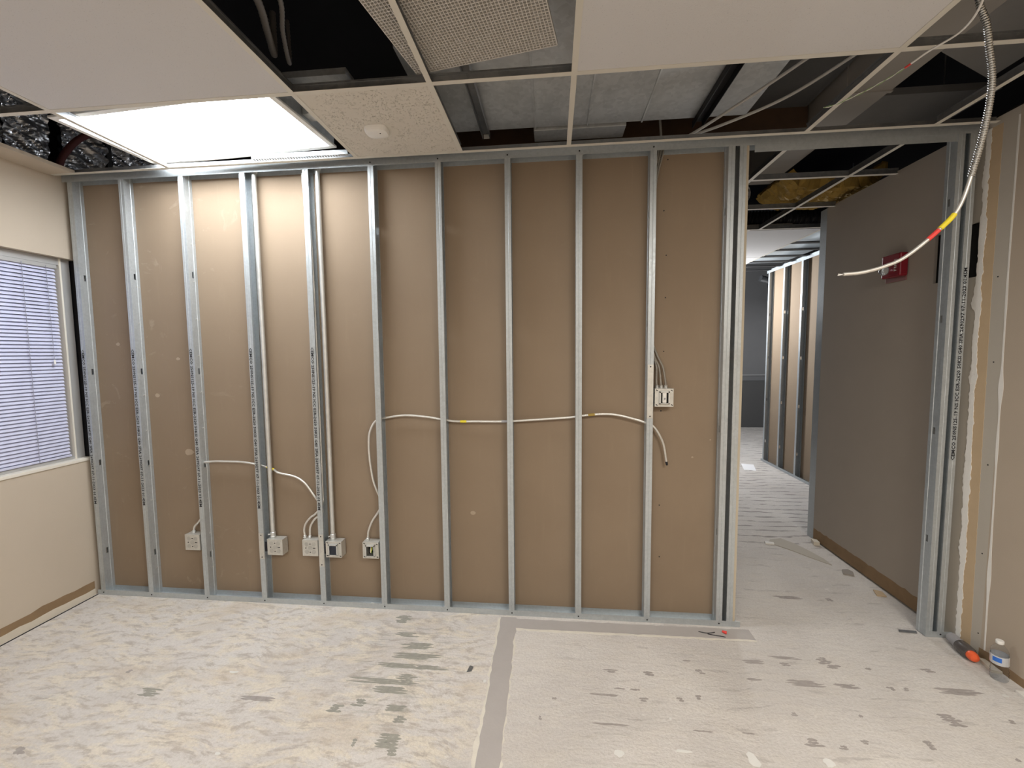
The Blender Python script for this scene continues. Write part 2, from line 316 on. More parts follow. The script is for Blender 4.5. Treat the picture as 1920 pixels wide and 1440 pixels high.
for i, (x, y, w, d) in enumerate(SMEARS):
    m = MB(); n = max(1, round(d / .013)); h = d / n
    for k in range(n):
        for rep in range(2 if w > .12 else 1):
            f0, f1 = random.uniform(-.5, -.15), random.uniform(.15, .5)
            if n == 1: f0, f1 = (-.5, random.uniform(-.1, .3)) if rep == 0 else (random.uniform(-.1, .2), .5)
            q = 7; yk = y - d / 2 + h * (k + .5); a = []; b = []
            for j in range(q + 1):
                t = j / q; xx = x + w * (f0 + (f1 - f0) * t); e = .5 * h * (1.1 if n > 1 else .9) * min(1, 5 * t + .15, 5 * (1 - t) + .15)
                a.append((xx, yk - e * random.uniform(.5, 1.2))); b.append((xx, yk + e * random.uniform(.5, 1.2)))
            for j in range(q): m.prism([a[j], a[j + 1], b[j + 1], b[j]], 0, .0004 + .00005 * rep)
    m.build('glue_smear', SMG if 38 <= i < 55 else SMB, floor)
for x, y, w, d in [(3.5,-0.839,0.053,0.069),(3.792,-0.826,0.048,0.041),(2.975,-0.857,0.047,0.035),(3.236,-0.825,0.071,0.017),(3.226,-0.672,0.012,0.014),(2.577,-0.106,0.031,0.029),(2.371,-0.531,0.019,0.02),(4.814,-0.412,0.03,0.02),(1.076,-0.581,0.069,0.014),(1.345,-1.001,0.033,0.013)]:
    m = MB(); n = 11
    m.prism([(x + w * .5 * random.uniform(.6, 1.1) * math.cos(2 * PI * k / n), y + d * .5 * random.uniform(.6, 1.1) * math.sin(2 * PI * k / n)) for k in range(n)], 0, .0006); m.build('white_drip', DRIP, floor)

# ---- left wall with the window
wl = empty('wall_left', (XL, -2.5, 0), 'beige painted wall under and over the window', kind='structure')
B(XL - .14, XL, -5.4, 0.06, 0, 0.93).build('wall_panel', WALLP, wl)
B(XL - .14, XL, -5.4, 0.06, 2.25, 2.80).build('wall_panel', WALLP, wl)
B(XL - .14, XL, -5.4, -1.95, 0.93, 2.25).build('wall_panel', WALLP, wl)
B(XL - .16, XL - .02, 0.06, 0.25, 0, 2.80).build('wall_panel', GAPSHADE, wl, label='dark panel standing in for the unlit gap behind the first stud')
B(XL - .02, XL + .175, -5.4, -0.06, ZC, ZC + .02).build('soffit_ledge', WALLP, wl, label='narrow beige ledge where the ceiling meets the wall')
strip(ragged(-5.3, -0.005, 0.035, 0.095, 90, 0.022, 3), XL, XL + .0015, 0).build('torn_paper_strip', TORN, wl, label='torn brown paper where the baseboard was')
strip(ragged(-5.3, -0.005, 0.0, 0.045, 90, 0.012, 5, lo=False), XL + .0005, XL + .0035, 0).build('plaster_strip', GYPC, wl)
win = empty('window_1', (XL - .06, -0.95, 0.93), 'aluminium framed window in the beige wall', kind='structure')
xf0, xf1 = XL - .12, XL - .045
B(xf0, xf1, -0.010, 0.042, 0.945, 2.25).build('window_frame', ALU, win, bevel=.003)
B(xf0 + .01, xf1 + .004, -0.020, -0.010, 0.945, 2.25).build('frame_stop', SILLM, win)
B(xf0, xf1, -1.95, -1.90, 0.945, 2.25).build('window_frame', ALU, win, bevel=.003)
B(xf0, xf1, -1.90, -0.010, 2.205, 2.25).build('window_frame', ALU, win, bevel=.003)
B(xf0, xf1, -1.90, -0.010, 0.945, 0.965).build('window_frame', ALU, win, bevel=.003)
B(XL - .14, XL + .006, -1.95, 0.055, 0.925, 0.945).build('window_sill', SILLM, win, bevel=.003)
B(xf0 + .012, xf0 + .018, -1.90, -0.010, 0.965, 2.205).build('pane', GLASS, win)

# ---- right wall and hall wall
wr = empty('wall_right', (XR, -2.5, 0), 'taupe painted gypsum wall with taped and torn strips', kind='structure')
B(XR, XR + .016, -5.4, -0.145, 0, 2.78).build('gypsum_panel', WALLR, wr)
B(XR, XR + .014, -0.145, 0.20, 0, 2.00).build('gypsum_panel', GYPR, wr)
B(XR, XR + .014, -0.145, 0.20, 2.285, 2.78).build('gypsum_panel', GYPR, wr)
B(XR, XR + .014, -0.145, 0.015, 2.00, 2.285).build('gypsum_panel', GYPR, wr)
B(XR, XR + .014, 0.085, 0.20, 2.00, 2.285).build('gypsum_panel', GYPR, wr)
B(XR + .02, XR + .12, -5.4, 0.20, 0, 2.80).build('cavity_black', BLACK, wr, label='black block standing in for the shaded cavity behind the gypsum')  # solid black block paints the shade seen through the hole
strip(ragged(0.0, 2.76, -0.058, 0.002, 120, 0.003, 11, lo=False), XR - .0016, XR, 0) if False else None
m = MB(); lean = lambda z: -.026 * (1 - min(z, 2.0) / 2); pts = [(z, y + lean(z)) for z, y in ragged(0.02, 2.74, -0.068, -0.012, 140, 0.004, 12)]
for i in range(140):
    a, b, c, d = pts[i], pts[i + 1], pts[-2 - i], pts[-1 - i]; m.prism([(a[1], a[0]), (b[1], b[0]), (c[1], c[0]), (d[1], d[0])], XR - .0012, XR, 0)
m.build('torn_tape_strip', TANP, wr, label='tan strip of torn board paper')
m = MB(); zz = [0.02 + 2.72 * i / 400 for i in range(401)]
def mudw(z, s):
    w = 0.013 + 0.008 * noise.noise((z * 7, s, 1)) + 0.006 * noise.noise((z * 24, s, 2)) + .005 * noise.noise((z * 60, s, 6)) + (.012 * max(0, noise.noise((z * 33, s, 8))) ** 1.5)
    for z0, amp, wd in ((1.47, .020, .03), (1.86, .028, .04), (2.22, .030, .06), (0.86, .012, .22), (2.05, .020, .03), (0.55, .01, .05)):
        w += amp * .7 * math.exp(-((z - z0) / wd) ** 2) * (1 if s == 2 else .4) * (1 + .8 * noise.noise((z * 45, s, 3)))
    if s == 2 and 1.98 < z < 2.31: w = min(w, .016)
    return max(.006, w)
for a, b in zip(zz, zz[1:]):
    ca, cb = lean(a) - .001 + .003 * noise.noise((a * 3, 4, 4)), lean(b) - .001 + .003 * noise.noise((b * 3, 4, 4))
    m.prism([(ca - mudw(a, 1), a), (ca + mudw(a, 2), a), (cb + mudw(b, 2), b), (cb - mudw(b, 1), b)], XR - .003 - .0015 * noise.noise((a * 30, 1, 7)), XR, 0)
m.build('joint_compound_bead', MUD, wr, label='ragged white bead of joint compound')
m = MB()
for a, b in zip(zz, zz[1:]):
    wa, wb = [.004 + .004 * max(0, noise.noise((q * 4, 8, 8))) + .008 * math.exp(-((q - 1.42) / .07) ** 2) + .006 * math.exp(-((q - .45) / .1) ** 2) for q in (a, b)]
    m.prism([(-.142 - wa + lean(a), a), (-.142 + wa + lean(a), a), (-.142 + wb + lean(b), b), (-.142 - wb + lean(b), b)], XR - .001, XR, 0)
m.build('paint_ridge', MUD, wr, label='thin white ridge at the old paint edge')
for y, z in ((-.028, 1.73), (-.034, 1.45), (-.030, 1.10), (-.040, .80), (-.105, 1.55), (-.115, 1.02), (-.026, 2.08), (-.095, 1.98), (-.13, .12), (-.12, .55)):
    MB().cyl((XR - .001, y, z), (XR + .002, y, z), 0.0035, 8).build('nail_hole', BLACK, wr)
strip(ragged(-2.2, -0.14, 0.0, 0.05, 40, 0.022, 31, lo=False), XR - .0015, XR, 0).build('torn_paper_strip', TORN, wr)

wc = empty('wall_hall', (4.925, 0.7, 0), 'hall side gypsum wall seen through the door opening', kind='structure')
B(4.925, 4.941, 0.250, 1.255, 0.012, 2.765).build('gypsum_panel', WALLC, wc)
B(4.925, 4.941, 0.10, 0.205, 0.012, 2.765).build('gypsum_panel', WALLC, wc)
B(4.925, 4.941, 0.205, 0.250, 0.012, 2.00).build('gypsum_panel', WALLC, wc)
B(4.925, 4.941, 0.205, 0.250, 2.275, 2.765).build('gypsum_panel', WALLC, wc)
B(4.95, 5.02, 0.10, 1.25, 0, 2.765).build('cavity_black', BLACK, wc)  # black block paints the shade seen through the slot
B(4.929, 5.02, 1.257, 1.345, 0, 2.765).build('end_stud', GALV, wc, label='galvanized stud capping the wall end')
strip(ragged(0.11, 1.25, 0.014, 0.105, 40, 0.012, 41, lo=False), 4.9235, 4.925, 0).build('torn_paper_strip', TORN, wc)

# ---- stud wall
wb = empty('wall_back', (1.7, 0, 0), 'open galvanized stud wall with brown gypsum board behind', kind='structure')
D = 0.0635; YB = D
for a, b in ((-0.395, 0.822), (0.824, 2.04), (2.043, 3.26), (3.263, 3.757)):
    B(a, b, YB, YB + .016, 0.012, 2.775).build('gypsum_board', BROWN, wb)
B(3.757, 3.773, 0.004, YB + .016, 0.012, 2.765).build('jamb_board_edge', paint('jamb_edge', (.50, .44, .34), .1), wb, label='cream board edge lining the door jamb')
def track(x0, x1, z0, up):
    m = MB(); h = 0.034 if up else 0.046
    s = 1 if up else -1
    prof = [(-0.0012, z0 + s * h), (-0.0012, z0), (D * .33, z0), (D * .36, z0 + s * .002), (D * .62, z0 + s * .002), (D * .65, z0), (D - .001, z0), (D - .001, z0 + s * h)]
    if not up: prof = prof[::-1]
    return m.sheet(prof, x0, x1, 0.001, 0)
track(-0.385, 3.80, 0.001, True).build('bottom_track', GALV, wb, label='galvanized floor track')
track(-0.395, 4.94, 2.772, False).build('top_track', GALV, wb, label='galvanized ceiling track')
track(4.80, 4.935, 0.001, True).build('bottom_track', GALV, wb)
B(3.80, 4.80, 0.002, 0.0035, 2.690, 2.727).build('door_header', GALV, wb, label='thin header strip over the door opening')
SW = 0.033
def stud_mesh(web_left, holes):
    "C-stud 0..SW wide, front flange at y=0"
    m = MB(); z0, z1 = 0.004, 2.768
    def px(x): return x if web_left else SW - x
    def sh(pts, a, b):
        pts = [(px(p[0]), p[1]) for p in pts]; m.sheet(pts if web_left else pts[::-1], a, b, 0.0009) if True else None
    sh([(SW, .007), (SW, .0), (SW * .58, 0), (SW * .53, .0012), (SW * .47, .0012), (SW * .42, 0), (0, 0), (0, .018), (.0022, .0205), (.0022, .0225)][::1], z0, z1)
    sh([(.0022, .041), (.0022, .043), (0, .0455), (0, D - .001), (SW, D - .001), (SW, D - .008)], z0, z1)
    zs = [z0]
    for h in holes: zs += [h - .019, h + .019]
    zs.append(z1)
    for i in range(0, len(zs), 2): sh([(.0022, .0225), (.0022, .041)], zs[i], zs[i + 1])
    for h in holes:
        sh([(.0022, .0225), (.0022, .0255)], h - .019, h + .019); sh([(.0022, .038), (.0022, .041)], h - .019, h + .019)
    return m
HL = (0.30, 0.91, 1.52, 2.13); HL2 = (0.56, 1.17, 1.78, 2.39)
WORDS = text_mesh('CEMCO 250NS125-19 NS ICC ESR-2620 50KSI G40 SFIA 2690297 07-11-2023 01:45M', 1.03, 0.0185, 0.022)
proto = {}
def stud(x, web_left, parent=wb, print_z=None, up=False):
    if web_left not in proto:
        m = stud_mesh(web_left, HL2 if web_left else HL); m.v = [(a + x, b, c) for a, b, c in m.v]; o = m.build('metal_stud', GALV, parent, loc=(x, 0, 0)); proto[web_left] = o
    else:
        o = copy(proto[web_left], parent, Vector((x, 0, 0)) - org(parent), kids=False); ORG[o.name] = Vector((x, 0, 0))
    if print_z:
        M = Matrix.Translation((x + SW * .40 if not up else x + SW * .5, -.0024, print_z)) @ (Matrix.Rotation(PI / 2, 4, 'X') @ Matrix.Rotation(PI / 2 if up else -PI / 2, 4, 'Z'))
        put_mesh('stencil_print', WORDS, INK, o, M)
    return o
studs = []
for i in range(-1, 9):
    x = -0.358 if i < 0 else i * 0.4064
    studs.append(stud(x, i >= 2, print_z=1.15 if i < 4 else None))
stud(3.665, True); stud(3.724, False); stud(4.80, True); stud(4.859, False, print_z=1.53, up=True)
# little crimp marks on the webs of the second and third studs
for k, s in enumerate(studs[1:3]):
    m = MB(); x = org(s).x + SW
    for j in range(11):
        z = 0.18 + j * 0.235 + .02 * k
        for y, dz in ((.030, .006), (.046, 0)): m.prism([(y, z + dz), (y + .011, z + dz + .005), (y + .011, z + dz + .008), (y, z + dz + .003)], x - .0005, x + .0012, 0)
    m.build('crimp_mark', BOXM, s, kind='stuff')
def screw(x, y, z, parent, r=.0042, m=INK):
    return MB().lathe([(r, 0), (r, .0012), (r * .5, .0022)], 8).build('screw', m, parent) if False else MB().cyl((x, y, z), (x, y - .0022, z), r, 8).build('screw', m, parent)
for i in range(0, 10):
    screw((-0.358 if i == 0 else (i - 1) * .4064) + SW * .55, -.0012, 0.018, wb)
    if i > 4: screw((i - 1) * .4064 + SW * .5, -.0012, 2.745, wb)
screw(3.682, -.0012, .018, wb); screw(4.875, -.0012, .02, wb)
for x, z in ((3.343, 2.42), (3.360, 2.17), (3.36, 1.93), (3.355, 1.62), (3.345, 1.27), (3.345, .70), (3.35, .38), (3.36, 2.70)):
    screw(x, YB, z, wb, .0035)
# pale torn spots on the board
for x, z, r in ((0.10, 1.36, .022), (0.265, 1.60, .018), (-.16, 1.70, .018), (.30, .98, .04), (2.21, .62, .022), (3.63, 1.10, .006), (3.53, .995, .008)):
    m = MB(); n = 9
    m.prism([(x + r * (1 + .5 * noise.noise((k, x * 9, 1))) * math.cos(2 * PI * k / n) * .8, z + r * .6 * (1 + .5 * noise.noise((k, x * 9, 5))) * math.sin(2 * PI * k / n)) for k in range(n)], YB - .0006, YB, 1)
    m.build('scuff_mark', paint('scuffed_paper', (.40, .32, .24), .15, sc=40) if 'scuffed_paper' not in bpy.data.materials else bpy.data.materials['scuffed_paper'], wb)

# ---- far stud wall in the hall, far rooms, shell
wf = empty('wall_hall_far', (5.767, 3.3, 0), 'second open stud wall further down the hall', kind='structure')
B(5.832, 5.848, 1.2, 3.96, 0.012, 2.76).build('gypsum_board', BROWN, wf)
B(5.766, 5.768, 1.2, 3.98, 2.715, 2.765).build('top_track', GALV, wf); B(5.766, 5.832, 1.2, 3.98, 2.762, 2.765).build('top_track', GALV, wf)
B(5.766, 5.768, 1.2, 3.98, 0.0, 0.035).build('bottom_track', GALV, wf); B(5.766, 5.832, 1.2, 3.98, 0.0, 0.003).build('bottom_track', GALV, wf)
sp = None
for y in (3.935, 3.54, 3.13, 2.72, 2.31, 1.9, 1.5):
    if sp is None:
        m = stud_mesh(False, HL); m2 = MB(); m2.v = [(5.767 + b, 3.935 - SW + a, c) for a, b, c in m.v]; m2.f = [f[::-1] for f in m.f]
        sp = m2.build('metal_stud', GALV, wf, loc=(5.767, 3.935, 0)); ORG[sp.name] = Vector((5.767, 3.935, 0))
    else: copy(sp, wf, Vector((5.767, y, 0)) - org(wf), kids=False)
for y0, y1 in ((2.56, 2.60),): pass
wfar = empty('wall_far', (6.9, 7.0, 0), 'grey painted wall at the far end of the hall', kind='structure')
B(4.0, 8.2, 7.0, 7.1, 0, 3.6).build('wall_panel', GREYW, wfar)
B(6.3, 8.2, 6.80, 6.999, 0.0, 0.98).build('low_partition', paint('dark_partition', (.10, .10, .10), .1), wfar, label='dark low panel at the foot of the far wall')
B(6.0, 8.2, 6.985, 7.0, 1.085, 1.11).build('chair_rail', ALU, wfar)
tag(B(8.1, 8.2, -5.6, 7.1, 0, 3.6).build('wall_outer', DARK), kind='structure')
tag(B(-0.72, 8.2, -5.6, -5.4, 0, 3.6).build('wall_front', WALLP), kind='structure')
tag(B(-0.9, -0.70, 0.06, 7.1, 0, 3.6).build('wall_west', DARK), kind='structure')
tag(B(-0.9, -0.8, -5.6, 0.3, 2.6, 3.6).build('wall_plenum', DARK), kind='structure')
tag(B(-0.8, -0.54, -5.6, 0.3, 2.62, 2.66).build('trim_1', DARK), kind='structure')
tag(B(-0.72, 8.2, 7.0, 7.1, 0, 3.6).build('wall_end', DARK), kind='structure') if False else None
tag(B(-0.72, 4.0, 3.5, 3.6, 0, 3.6).build('wall_inner', GREYW), kind='structure')
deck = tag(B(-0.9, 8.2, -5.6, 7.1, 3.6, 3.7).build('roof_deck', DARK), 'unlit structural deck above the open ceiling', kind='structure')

# ---- suspended ceiling
ce = empty('ceiling', (2.3, -2.4, ZC), 'suspended ceiling grid with many tiles missing', kind='structure')
def tee(name, x0, x1, y0, y1, along):
    "inverted T: painted flange, steel web as its sub-part"
    if along == 'y': a = B(x0 - .012, x0 + .012, y0, y1, ZC, ZC + .0012); w = B(x0 - .0012, x0 + .0012, y0, y1, ZC + .0012, ZC + .032).box(x0 - .004, x0 + .004, y0, y1, ZC + .032, ZC + .040)
    else: a = B(x0, x1, y0 - .012, y0 + .012, ZC + .0002, ZC + .0014); w = B(x0, x1, y0 - .0012, y0 + .0012, ZC + .0014, ZC + .030).box(x0, x1, y0 - .004, y0 + .004, ZC + .030, ZC + .038)
    o = a.build(name, TEE, ce); w.build('tee_web', TEEW, o); return o
GX = (0.41, 1.59, 2.20, 2.80, 4.02, 4.635); Y1, Y0 = -0.665, -0.062
for x in GX: tee('main_tee', x, x, -5.38, Y0 - .012, 'y')
tee('cross_tee', XL + .17, XR, Y1, Y1, 'x')
B(-0.38, XR - .02, Y0 - .012, Y0 + .012, ZC - .0004, ZC + .001).build('wall_angle', TEE, ce); B(-0.38, XR - .02, Y0 + .010, Y0 + .012, ZC + .001, ZC + .03).build('wall_angle', TEEW, ce)
for y in (-1.275, -1.885, -2.495, -3.105, -3.715, -4.325, -4.935): tee('cross_tee', XL + .17, XR, y, y, 'x')
for x in (4.02, 4.635): tee('main_tee', x, x, D + .03, 1.765, 'y')
tee('main_tee', 5.22, 5.22, 1.765, 3.9, 'y'); tee('main_tee', 4.55, 4.55, 1.765, 3.9, 'y')
for y in (0.56, 1.165): tee('cross_tee', 3.3, 4.93, y, y, 'x')
for y in (1.765,): tee('cross_tee', 3.3, 5.76, y, y, 'x')
B(3.3, 4.93, 1.77, 1.80, ZC + .001, ZC + .05).build('grid_angle', DUCTP, ce)
for y in (2.30, 2.62, 2.95, 3.25, 3.56, 3.86): B(5.22, 5.76, y, y + .075, ZC, ZC + .008).build('dark_spline', BLACK, ce, label='black spline between lit duct openings')
def tile(x0, x1, y0, y1, m=TILE, label=None):
    return B(x0 + .004, x1 - .004, y0 + .004, y1 - .004, ZC + .0016, ZC + .017).build('ceiling_tile', m, ce, bevel=.0015, label=label)
tile(.41, 1.59, -1.275, Y1, label='large smooth tile beside the lit fixture')
tile(1.59, 2.20, Y1, Y0, TILEF, 'fissured tile carrying the sensor')
tile(2.80, 4.02, -1.275, Y1, label='large smooth tile beside the open duct bay')
tile(4.55, 5.22, 1.80, 3.0, label='smooth tile over the hall'); tile(4.55, 5.22, 3.0, 4.2)
tile(3.4, 4.55, 1.95, 3.9)
for y in (-1.885, -2.495, -3.105, -3.715, -4.325, -4.935):
    for a, b in zip(GX, GX[1:]): tile(a, b, y, y + .61)
    tile(XL + .17, .41, y, y + .61); tile(4.635, XR, y, y + .61)

# ================================================================== THINGS
# ---- lit troffer, pushed askew on top of the grid
lt = empty('ceiling_light', (.87, -.31, 2.79), 'lit white lay-in troffer sitting askew in its ceiling opening', 'light')
Ml = Matrix.Translation((.868, -.325, 2.79)) @ Matrix.Rotation(math.radians(-4.2), 4, 'Z')
def L(bx):
    m = MB(); m.M = Ml; return m.box(*bx)
hx, hy = .605, .272
m = L((-hx, hx, -hy, -hy + .028, 0, .012)); m.box(-hx, hx, hy - .028, hy, 0, .012); m.box(-hx, -hx + .03, -hy + .028, hy - .028, 0, .012); m.box(hx - .03, hx, -hy + .028, hy - .028, 0, .012)
m.build('light_frame', WHITE, lt, bevel=.002)
L((-hx + .03, hx - .03, -hy + .028, hy - .028, .003, .008)).build('diffuser', LENS, lt, label='glowing flat white diffuser')
m = L((-hx + .01, hx - .01, -hy + .01, hy - .01, .085, .095)); m.box(-hx + .01, -hx + .014, -hy + .01, hy - .01, .012, .085); m.box(hx - .014, hx - .01, -hy + .01, hy - .01, .012, .085)
m.box(-hx + .01, hx - .01, -hy + .01, -hy + .014, .012, .085); m.box(-hx + .01, hx - .01, hy - .014, hy - .01, .012, .085); m.box(-.25, .25, -.09, .09, .095, .14)
m.build('housing', DUCT, lt)
m = L((hx - .004, hx + .05, -.02, .05, .03, .06)); m.build('mounting_clip', EMT, lt)
# perforated strip by the wall angle
sa = empty('slotted_strip', (1.27, -.10, 2.751), 'perforated steel strip lying between fixture and stud wall track', 'metal strip')
B(.98, 1.56, -.112, -.106, 2.7485, 2.772).build('strip_leg', GALV, sa)
m = MB()
for k in range(36): m.box(.985 + k * .016, .994 + k * .016, -.106, -.086, 2.7485, 2.7505)
m.build('strip_tooth', GALV, sa, kind='stuff')

# ---- ceiling sensor
sn = empty('ceiling_sensor', (1.832, -.345, ZC), 'small white rounded sensor under the fissured ceiling tile', 'sensor')
m = MB(); m.M = Matrix.Translation((1.832, -.345, ZC + .0016))
prof = [(1.0, 0), (1.0, -.012), (.92, -.024), (.72, -.030)]; vs = []; n = 28
for s_, z in prof:
    for k in range(n):
        a = 2 * PI * k / n; c, s = math.cos(a), math.sin(a); vs.append((.058 * s_ * math.copysign(abs(c) ** .55, c), .045 * s_ * math.copysign(abs(s) ** .55, s), z))
m.add(vs, [(i * n + k, i * n + (k + 1) % n, (i + 1) * n + (k + 1) % n, (i + 1) * n + k)[::-1] for i in range(3) for k in range(n)] + [tuple(range(3 * n, 4 * n))[::-1], tuple(range(n))])
m.build('sensor_body', WHITE, sn, smooth=True)
MB().cyl((1.855, -.36, ZC - .028), (1.855, -.36, ZC - .0295), .003, 10).build('indicator', INK, sn)

# ---- egg-crate grille lying loose on the grid
zg = 2.791; k = (zg - 1.62) / (2.77 - 1.62)
def gp(x, y): return Vector((2.7115 + (x - 2.7115) * k, -2.4803 + (y + 2.4803) * k, zg))
A_ = gp(2.73, -.798); u = Vector((-.984, .180, 0)).normalized(); v_ = Vector((-.180, -.984, 0)).normalized()
eg = empty('egg_crate_grille', tuple(A_ + (u + v_) * .2975), 'loose white egg-crate air grille lying twisted over two ceiling openings', 'grille')
Mg = Matrix(((u.x, v_.x, 0, A_.x), (u.y, v_.y, 0, A_.y), (0, 0, 1, zg), (0, 0, 0, 1)))
EG = mat('grille_plastic', (0.60, 0.57, 0.53), 0.5)
m = MB(); m.M = Mg; s = .595; c = s / 46
for i in range(1, 46):
    m.box(i * c - .0014, i * c + .0014, 0, s, .0004, .013); m.box(0, s, i * c - .0014, i * c + .0014, .0002, .0128)
m.build('grille_lattice', EG, eg, kind='stuff')
m = MB(); m.M = Mg; m.box(-.002, .002, 0, s, 0, .013); m.box(s - .002, s + .002, 0, s, 0, .013); m.box(0, s, -.002, .002, 0, .013); m.box(0, s, s - .002, s + .002, 0, .013)
m.build('grille_rim', EG, eg)

# ---- plenum: ducts, beams, insulation
def duct_panel(x0, x1, y0, y1, z, h=.4, dent=.012, name='duct_panel', m=DUCT, parent=None):
    mb = MB(); cx, cy = (x0 + x1) / 2, (y0 + y1) / 2
    mb.add([(x0, y0, z), (x1, y0, z), (x1, y1, z), (x0, y1, z), (cx, cy, z + dent), (x0, y0, z + h), (x1, y0, z + h), (x1, y1, z + h), (x0, y1, z + h)],
           [(1, 0, 4), (2, 1, 4), (3, 2, 4), (0, 3, 4), (5, 6, 7, 8), (0, 1, 6, 5), (1, 2, 7, 6), (2, 3, 8, 7), (3, 0, 5, 8)])
    return mb.build(name, m, parent)
du = empty('supply_duct', (2.9, -.45, 2.95), 'wide galvanized duct above the two open bays beside the sensor tile', 'duct')
xs = [2.02, 2.612, 2.915, 3.225, 3.54, 3.80]
for a, b in zip(xs, xs[1:]): duct_panel(a + .001, b - .001, -1.2 if a > 2.2 else -.60, .125, 2.95, .42, .030 if b - a > .4 else .008, parent=du)
for x, m_ in ((2.612, DUCT), (2.915, DUCT), (3.225, EMT)): B(x - .004, x + .004, -1.2, .127, 2.943, 2.953).build('duct_seam', m_, du)
m = B(2.6, 3.14, .135, .27, 2.935, 3.1); m.build('duct_collar', DUCT, du, bevel=.004)
sb = empty('hanger_bar', (2.316, -.1, 2.93), 'dark steel hanger bar under the duct by the sensor tile', 'bar')
m = MB(); m.sheet([(2.296, 2.905), (2.296, 2.935), (2.336, 2.935), (2.336, 2.905)], -.62, .135, .003, 1); m.build('channel', TEEW, sb)
B(2.299, 2.333, .136, .139, 2.908, 2.933).build('channel_end', WHITE, sb)
hb = empty('hanger_bar', (3.54, -.3, 2.93), 'black hanger bar under the duct over the middle bay', 'bar')
m = MB(); m.sheet([(3.515, 2.90), (3.515, 2.935), (3.565, 2.935), (3.565, 2.90)], -1.1, .14, .003, 1); m.build('channel', BLACK, hb)
tag(B(1.9, 4.225, .30, .345, 2.86, 3.12).build('timber_header', WOOD, loc=(3, .32, 2.86)), 'dark rough timber header running above the stud wall', 'beam')
bd = empty('painted_duct', (4.25, 0, 2.95), 'long pale painted duct running over the door opening', 'duct')
for a, b in ((-1.3, -.02), (-.02, 1.20)): B(4.235, 4.45, a + .002, b - .002, 2.95, 3.3).build('duct_panel', DUCTP, bd, bevel=.004)
B(4.23, 4.455, -.03, -.01, 2.944, 3.3).build('duct_seam', DUCTP, bd)
tag(B(3.84, 4.21, -1.3, .29, 3.06, 3.4).build('return_duct', paint('dark_duct', (.06, .06, .06), .2), loc=(3.9, -.5, 3.1)), 'dark duct beside the pale painted duct', 'duct')  # even dark grey base colour
gb = MB().prism([(4.47, -1.25), (4.94, -1.25), (4.94, .02), (4.52, -.22), (4.47, -.26)], 3.0, 3.03)
tag(gb.build('duct_board', GREYB, loc=(4.7, -.8, 3.0)), 'grey duct board panel over the bay above the hanging cable', 'board')
tag(B(1.41, 1.73, -.45, -.365, 2.955, 2.985).build('duct_offcut', DUCT, loc=(1.57, -.4, 2.955)), 'short galvanized duct piece over the dark bay beside the grille', 'duct')
# flexible conduits in the dark bay
for pth, lb in (([(1.66, -1.10, 2.96), (1.61, -.894, 2.95), (1.548, -.756, 2.95), (1.475, -.61, 2.965), (1.44, -.55, 3.02), (1.42, -.52, 3.2)], 'brownish flexible conduit hanging in the dark bay, nearest the large tile'),
                ([(1.75, -1.10, 2.97), (1.693, -.885, 2.955), (1.603, -.735, 2.95), (1.50, -.53, 2.97), (1.46, -.47, 3.2)], 'thin grey conduit in the dark bay beside the grille')):
    p = smooth_path(pth, .008); tag(MB().tube(p, .014 if 'brown' in lb else .009, 10, rip=.0015, pitch=.02).build('flexible_conduit', CABF, loc=pth[0], smooth=True), lb, 'conduit', 'flexible conduits in the dark bay')
# pale cables crossing the middle bay
for pth, lb in (([(3.84, -.58, 2.86), (3.65, -.30, 2.82), (3.45, .02, 2.80), (3.34, .16, 2.82), (3.30, .28, 2.9)], 'pale cable crossing straight under the duct of the middle bay'),
                ([(4.0, -.52, 2.86), (3.83, -.25, 2.83), (3.60, -.06, 2.81), (3.42, .04, 2.80), (3.30, .12, 2.80), (3.24, .26, 2.86)], 'pale sagging cable curving under the duct of the middle bay'),
                ([(3.345, .20, 3.0), (3.35, .19, 2.90), (3.355, .19, 2.80)], 'short pale cable end dangling behind the track')):
    tag(MB().tube(smooth_path(pth, .02), .007, 8).build('plenum_cable', CABW, loc=pth[0], smooth=True), lb, 'cable', 'cables in the middle bay')
# foil-faced insulation over the window side
def crumple(f, seed, amp, fr):
    def h(a, b):
        p = Vector(f(a, b)); n = noise.multi_fractal(p * fr + Vector((seed, 0, 0)), 1.0, 2.0, 4); return p + Vector((.3, .2, 1)) * amp * (n - 1)
    return h
for (y0, y1, z0, z1), lb, sd in (((-1.30, -.21, 2.80, 3.5), 'crumpled foil batt above the window, nearest the camera', 1), ((-.19, .04, 2.80, 3.5), 'crumpled foil batt above the window beside the large left tile', 3), ((.125, .385, 2.80, 3.5), 'crumpled foil batt beside the rusty pipe', 5), ((.43, .85, 2.80, 3.5), 'crumpled foil batt farthest beyond the stud wall', 9)):
    def cr(a, b):
        p = Vector((-.53, y0 + (y1 - y0) * a, z0 + (z1 - z0) * b)); q = Vector((p.y * 3.5 + sd, p.z * 10 + p.y * 4, sd))
        n = noise.multi_fractal(q, 1.0, 2.0, 3) - 1; rg = 1 - abs(noise.noise((p.y * 6 + sd, p.z * 22 + p.y * 8, 3))) * 2
        return p + Vector((.045 * n + .022 * rg, 0, 0))
    m = MB(); m.grid(cr, 50, 70)
    tag(m.build('foil_insulation', FOIL, loc=(-.53, (y0 + y1) / 2, z0), solid=.004), lb, 'insulation', 'foil insulation above the grid')
tag(B(-.60, -.50, .39, .425, 2.80, 3.6).build('plenum_post', BLACK, loc=(-.55, .4, 2.80)), 'black steel post between the two far foil batts', 'post')
